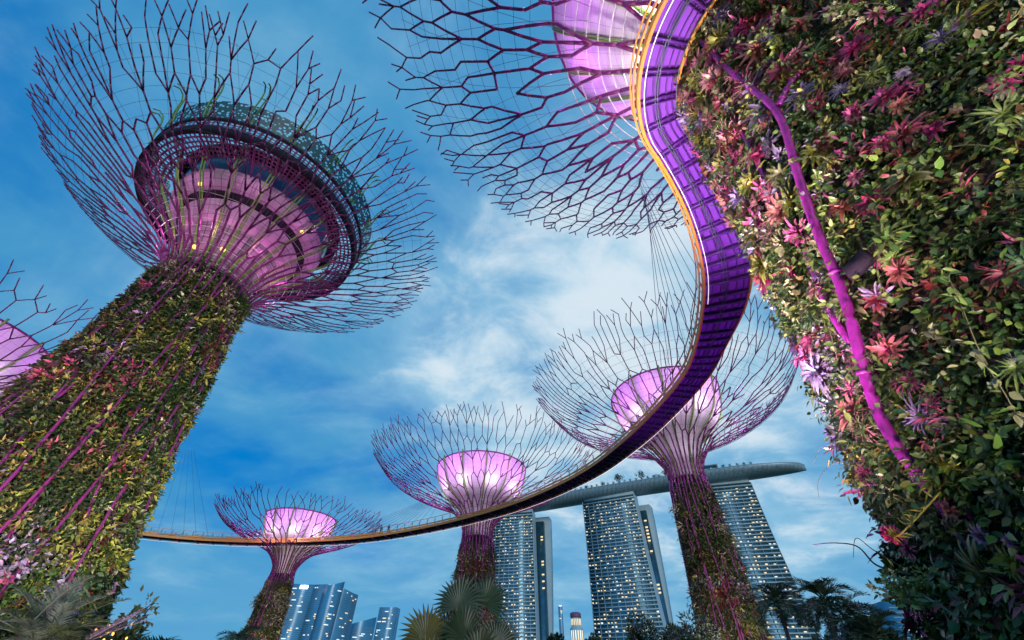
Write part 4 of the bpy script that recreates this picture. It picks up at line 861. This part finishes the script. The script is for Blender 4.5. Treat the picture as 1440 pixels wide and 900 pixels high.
CREAM = (0.55, 0.46, 0.30); PK = (0.56, 0.17, 0.25); HOT = (0.52, 0.04, 0.24); DRED = (0.20, 0.012, 0.03); SAL = (0.50, 0.16, 0.10); GRN = (0.16, 0.20, 0.04); YEL = (0.50, 0.42, 0.04); SIL = (0.40, 0.34, 0.40); LILA = (0.28, 0.18, 0.40)
PL = [
    (185.0, 18.39, 0.59, 'brom', PK, CREAM, 'pale pink and cream bromeliad beside the orange edge of the skyway'),
    (176.3, 15.12, 0.66, 'brom', PK, CREAM, 'large cream centred pink bromeliad left of the thick magenta tube'),
    (200.9, 17.16, 0.43, 'brom', HOT, PK, 'hot pink bromeliad above the bend of the thick magenta tube'),
    (197.7, 15.67, 0.30, 'brom', DRED, PK, 'small red bromeliad just above the top bend of the magenta tube'),
    (189.1, 15.20, 0.27, 'air', YEL, YEL, 'bright yellow tufted air plant left of the magenta tube bend'),
    (180.4, 12.81, 0.49, 'brom', HOT, PK, 'deep pink bromeliad half way down the left trunk edge'),
    (170.2, 11.70, 0.57, 'brom', PK, CREAM, 'pink and white bromeliad below the deep pink one at the trunk edge'),
    (167.8, 9.14, 0.41, 'brom', HOT, PK, 'magenta bromeliad left of the tube near the end of the violet deck'),
    (166.0, 10.23, 0.32, 'brom', GRN, CREAM, 'cream green rosette at the trunk edge next to the violet deck'),
    (188.4, 8.81, 0.37, 'brom', SAL, PK, 'salmon bromeliad touching the right side of the magenta tube'),
    (193.0, 8.31, 0.38, 'brom', DRED, HOT, 'wide dark red bromeliad right of the salmon one'),
    (188.5, 6.83, 0.32, 'brom', SAL, PK, 'long leaved salmon pink bromeliad right of the dark lamp box'),
    (182.5, 6.71, 0.29, 'brom', DRED, DRED, 'dark maroon rosette below the dark lamp box'),
    (158.5, 7.55, 0.43, 'brom', HOT, GRN, 'magenta and green bromeliad jutting out at the left trunk edge'),
    (178.1, 5.89, 0.35, 'brom', SAL, HOT, 'orange pink bromeliad with long leaves crossing the magenta tube'),
    (175.4, 5.31, 0.16, 'brom', PK, PK, 'small bright pink rosette low on the magenta tube'),
    (201.9, 9.29, 0.26, 'brom', HOT, PK, 'hot pink bromeliad alone among green leaves right of the tube'),
    (194.4, 9.14, 0.23, 'brom', PK, HOT, 'small pink bromeliad right of the straggly yellow plant'),
    (226.1, 11.86, 0.35, 'brom', HOT, HOT, 'vivid magenta bromeliad at the top edge, rightmost of the top row'),
    (223.2, 13.01, 0.30, 'brom', PK, HOT, 'pink bromeliad at the top edge left of the vivid magenta one'),
    (220.8, 14.67, 0.32, 'brom', PK, LILA, 'lilac pink bromeliad at the top edge above the green creepers'),
    (206.8, 20.73, 0.44, 'brom', LILA, SIL, 'dusky lilac rosette at the top beside the skyway'),
    (217.0, 8.58, 0.27, 'brom', HOT, DRED, 'magenta long leaved bromeliad near the upper right corner'),
    (174.7, 3.11, 0.16, 'brom', LILA, PK, 'lilac pink bromeliad low at the right'),
    (177.7, 2.99, 0.11, 'brom', LILA, HOT, 'violet rosette right of the low lilac pink bromeliad'),
    (176.0, 3.98, 0.29, 'spider', YEL, GRN, 'yellow green spidery plant under the lower end of the magenta tube'),
    (169.2, 4.12, 0.19, 'air', SIL, PK, 'pinkish thin leaved air plant left of the yellow spidery plant'),
    (173.0, 6.25, 0.36, 'air', SIL, CREAM, 'silvery air plant with long thin leaves left of the tube'),
    (166.5, 5.77, 0.31, 'air', CREAM, SIL, 'cream air plant below the silvery one'),
    (171.8, 7.31, 0.27, 'air', LILA, SIL, 'lilac tuft of air plant above the magenta and green bromeliad'),
    (174.5, 8.28, 0.23, 'air', LILA, LILA, 'small lilac air plant between the two upper tubes'),
    (180.9, 10.30, 0.32, 'air', SIL, LILA, 'grey lilac air plant right of the pink and white bromeliad'),
    (193.2, 10.08, 0.34, 'spider', YEL, CREAM, 'straggly yellow plant beside the upper magenta tube'),
    (191.4, 4.67, 0.19, 'air', SIL, LILA, 'grey curly air plant at the right picture edge'),
    (190.8, 5.76, 0.25, 'brom', DRED, DRED, 'dark crimson rosette in shade right of the maroon one'),
    (146.0, 4.76, 0.18, 'brom', DRED, PK, 'small red rosette jutting from the lower left trunk edge'),
    (154.7, 2.61, 0.16, 'brom', HOT, DRED, 'crimson magenta rosette near the bottom edge'),
    (171.3, 3.29, 0.24, 'spider', OLIVE, GRN, 'dark grassy plant below the yellow stalked flower'),
    (229.9, 10.00, 0.31, 'spider', CREAM, YEL, 'pale yellow spidery plant in the upper right corner'),
    (196.3, 13.81, 0.25, 'brom', PK, CREAM, 'small pale pink rosette right of the tube bend'),
]
for i, (th, z, rad, kd, c0, c1, lb) in enumerate(PL):
    nm, ct = {'brom': ('bromeliad', 'bromeliad'), 'air': ('air_plant', 'air plant'), 'spider': ('spider_plant', 'spider plant')}[kd]
    rosette(nm, lb, ct, th, z, rad, kd, c0, c1, 100 + i, 'rosette plants growing on the near trunk')
mb = MB(); rng = np.random.default_rng(5)      # the smaller rosettes nobody would count
pals = [(PK, CREAM), (HOT, PK), (DRED, PK), (SAL, PK), (GRN, CREAM), (LILA, SIL), (HOT, DRED), (GRN, YEL)]
for i in range(380):
    th = rng.uniform(138, 212) if rng.random() < 0.75 else rng.uniform(205, 250); z = rng.uniform(2.5, 24) if i % 3 else rng.uniform(10, 24); c0, c1 = pals[rng.integers(0, len(pals))]
    kd = 'brom' if rng.random() < 0.7 else 'air'; rosette_into(mb, th, z, rng.uniform(0.12, 0.36) * (1 + z / 28) * (1.3 if th < 205 else 0.85), kd, np.array(c0) * 0.8, np.array(c1) * 0.8, 500 + i)
for i in range(70):
    g1 = [(0.07, 0.13, 0.03), (0.12, 0.17, 0.04), (0.05, 0.10, 0.04), (0.22, 0.26, 0.07)][i % 4]; rosette_into(mb, rng.uniform(140, 250), rng.uniform(2, 22), rng.uniform(0.25, 0.5), 'spider', np.array(g1), np.array(g1) * 1.3, 900 + i)
o = mb.build('rosette_plants', M['petal'], rtree, smooth=True); o['kind'] = 'stuff'
mb = MB()                                       # trailing vines hanging off the wall
for i in range(46):
    th0_ = rng.uniform(163, 245); z0_ = rng.uniform(3, 22); ln_ = rng.uniform(0.7, 2.2); n_ = 14; t = np.linspace(0, 1, n_)
    pv = onR(th0_ + rng.normal(0, 4) * t + 2 * np.sin(t * 5 + i), z0_ - ln_ * t ** 1.2 + 0.25 * np.sin(t * 3), 0.15 + 0.55 * np.sin(t * 2.2)); mb.sweep(pv, 0.008, 4); mb.c.append(np.broadcast_to(np.array((0.10, 0.09, 0.04), np.float32), (n_ * 4, 3)))
    k_ = int(ln_ * 22); ii = rng.integers(1, n_, k_); cc = np.array([(0.16, 0.22, 0.05), (0.08, 0.14, 0.03), (0.20, 0.20, 0.10)][i % 3]); leaves(mb, pv[ii] + rng.normal(0, 0.02, (k_, 3)), rng.normal(0, 0.7, (k_, 3)) + [-0.4, 0, -0.5], rng.normal(0, 0.5, (k_, 3)) + [-0.5, 0, 0.6], rng.uniform(0.08, 0.18, k_), rng.uniform(0.05, 0.10, k_), cc * rng.uniform(0.7, 1.4, (k_, 1)), fine=True)
o = mb.build('trailing_vines', M['leaf'], rtree); o['kind'] = 'stuff'
# flower on a yellow stalk
P0 = onR(172.5, 3.75, 0.15); P3 = onR(163.3, 3.45, 0.50)
fl = thing('flower_spike', 'pink flower head on a yellow toothed stalk leaning out of the near trunk', 'flower', tuple(P0))
t = np.linspace(0, 1, 16)[:, None]; cv = P0 * (1 - t) + P3 * t + np.array([[-0.25, 0.1, -0.22]]) * np.sin(t * pi); mb = MB(); mb.sweep(cv, np.linspace(0.013, 0.009, 16), 6); mb.c.append(np.broadcast_to(np.array((0.42, 0.38, 0.05), np.float32), (mb.n, 3)))
rng = np.random.default_rng(77); ii = rng.integers(1, 14, 34); leaves(mb, cv[ii], rng.normal(0, 1, (34, 3)) + [-0.3, 0, 0.3], rng.normal(0, 1, (34, 3)), 0.16, 0.035, np.tile([[0.42, 0.40, 0.06]], (34, 1))); mb.build('stalk', M['petal'], fl)
mb = MB(); d = rng.normal(0, 1, (150, 3)); d /= np.linalg.norm(d, axis=1, keepdims=True); leaves(mb, P3 + d * 0.05, d, rng.normal(0, 1, (150, 3)), 0.10, 0.055, np.array([[0.75, 0.05, 0.20]]) * rng.uniform(0.7, 1.3, (150, 1))); mb.build('flower_head', M['petal'], fl)
# leafy pale shrub low on the trunk, hanging twigs
P0 = onR(166.0, 2.2, 0.05); P3 = onR(163.5, 2.75, 0.55); sh = thing('trunk_shrub', 'bright lime leafed shrub on a pale bent stem low on the near trunk', 'shrub', tuple(P0))
cv = P0 * (1 - t) + P3 * t; mb = MB(); mb.sweep(cv, np.linspace(0.03, 0.014, 16), 6); mb.build('stem', M['hoop'], sh)
mb = MB(); puff_tree(mb, rng, tuple(P3), 0.34, 0.5, 420, 0.10, [(0.22, 0.26, 0.06), (0.30, 0.34, 0.14), (0.16, 0.22, 0.04)]); mb.build('foliage', M['leaf'], sh)
def twig(pts, r): 
    mb = MB(); Q_ = cr([tuple(p) for p in pts], 4); mb.sweep(Q_, np.linspace(r, r * 0.35, len(Q_)), 5); mb.build('twig', M['trunk'], rtree)
e = lambda th, z, off: onR(th, z, off)
twig([e(152, 3.1, 0.1), e(147, 3.35, 0.45), e(143, 3.75, 0.62), e(139, 3.95, 1.0), e(136, 4.05, 1.45)], 0.02)
twig([e(150, 3.2, 0.1), e(146, 3.6, 0.4), e(142.5, 3.9, 0.6), e(142, 3.6, 0.75)], 0.012)
twig([e(148, 5.0, 0.1), e(144, 5.3, 0.5), e(141, 5.1, 0.9), e(140, 4.8, 1.0)], 0.008)
twig([e(148, 5.5, 0.1), e(143, 5.7, 0.6), e(140, 5.5, 0.9)], 0.007)
a_ = onR(185.0, 7.35, 0.34); lb_ = MB(); lb_.box(tuple(a_), (0.14, 0.46, 0.30), R_(185)); lbo = lb_.build('lamp_box', M['ringdark'], rtree)
b_ = onR(185.0, 7.20, 0.06); mb = MB(); mb.segs([b_], [a_ - np.array([0, 0, 0.05])], 0.025, 0.025, 6); mb.build('bracket', M['wire'], lbo)
b_ = onR(185.0, 7.35, 0.418); mb = MB(); mb.box(tuple(b_), (0.01, 0.40, 0.24), R_(185)); mb.build('lens', M['ringdark'], lbo)


# ------------------------------------------------------------------ people on the skyway
def person(label, q, z, ang, shirt):
    root = thing('person', label, 'person', (q[0], q[1], z)); ca, sa = math.cos(ang), math.sin(ang)
    J = {'pel': (0, 0, .95), 'chest': (0, 0, 1.28), 'neck': (0, 0, 1.47), 'hd': (0.02, 0, 1.62), 'top': (0.01, 0, 1.74), 'hl': (0, .09, .9), 'hr': (0, -.09, .9), 'kl': (.03, .1, .5), 'kr': (.02, -.1, .5), 'al': (0, .11, .08), 'ar': (-.04, -.11, .08), 'fl': (.14, .12, .04), 'fr': (.10, -.12, .04), 'sl': (0, .19, 1.40), 'sr': (0, -.19, 1.40), 'el': (.06, .24, 1.13), 'er': (.06, -.24, 1.13), 'wl': (.26, .2, 1.05), 'wr': (.26, -.2, 1.05)}
    E = [('pel', 'chest', .13, .15), ('chest', 'neck', .15, .06), ('neck', 'hd', .055, .09), ('hd', 'top', .095, .07), ('pel', 'hl', .12, .09), ('pel', 'hr', .12, .09), ('hl', 'kl', .085, .06), ('hr', 'kr', .085, .06), ('kl', 'al', .058, .04), ('kr', 'ar', .058, .04), ('al', 'fl', .045, .035), ('ar', 'fr', .045, .035), ('chest', 'sl', .12, .06), ('chest', 'sr', .12, .06), ('sl', 'el', .055, .04), ('sr', 'er', .055, .04), ('el', 'wl', .04, .028), ('er', 'wr', .04, .028)]
    ks = list(J); me = bpy.data.meshes.new('body')
    pts = [(x * ca - y * sa, x * sa + y * ca, z_) for x, y, z_ in J.values()]
    me.from_pydata(pts, [(ks.index(a), ks.index(b)) for a, b, _, _ in E], []); o = bpy.data.objects.new('body', me); col.objects.link(o); o.parent = root
    sm = o.modifiers.new('skin', 'SKIN'); rad = {}
    for a, b, ra, rb in E: rad.setdefault(a, ra); rad.setdefault(b, rb)
    me_s = me.skin_vertices
    if not me_s:
        bpy.context.view_layer.objects.active = o
    for i, k_ in enumerate(ks):
        if me.skin_vertices: me.skin_vertices[0].data[i].radius = (rad[k_], rad[k_]); me.skin_vertices[0].data[i].use_root = (i == 0)
    s2 = o.modifiers.new('sub', 'SUBSURF'); s2.levels = 1; s2.render_levels = 1; me.materials.append(shirt)
for j, (px__, lb, mt) in enumerate(((-21.2, 'person in dark clothes leaning at the skyway rail, left of the pair', 'cloth1'), (-20.2, 'person in a grey top standing on the skyway, right of the pair', 'cloth2'))):
    k_ = int(np.argmin(np.abs(np.arctan2(Aq[:, 0], Aq[:, 1]) - math.radians(px__ + 4.6)) + (Aq[:, 1] < 60) * 9)); q = Aq[k_] + nor[k_] * 0.6
    person(lb, q, ZD + 0.22, math.atan2(-nor[k_][1], -nor[k_][0]), M[mt])

# ------------------------------------------------------------------ ground
mb = MB(); mb.add([(-5000, -1500, 0), (5000, -1500, 0), (5000, 7000, 0), (-5000, 7000, 0)], [(0, 1, 2, 3)]); g = mb.build('ground', M['lawn']); g['kind'] = 'structure'
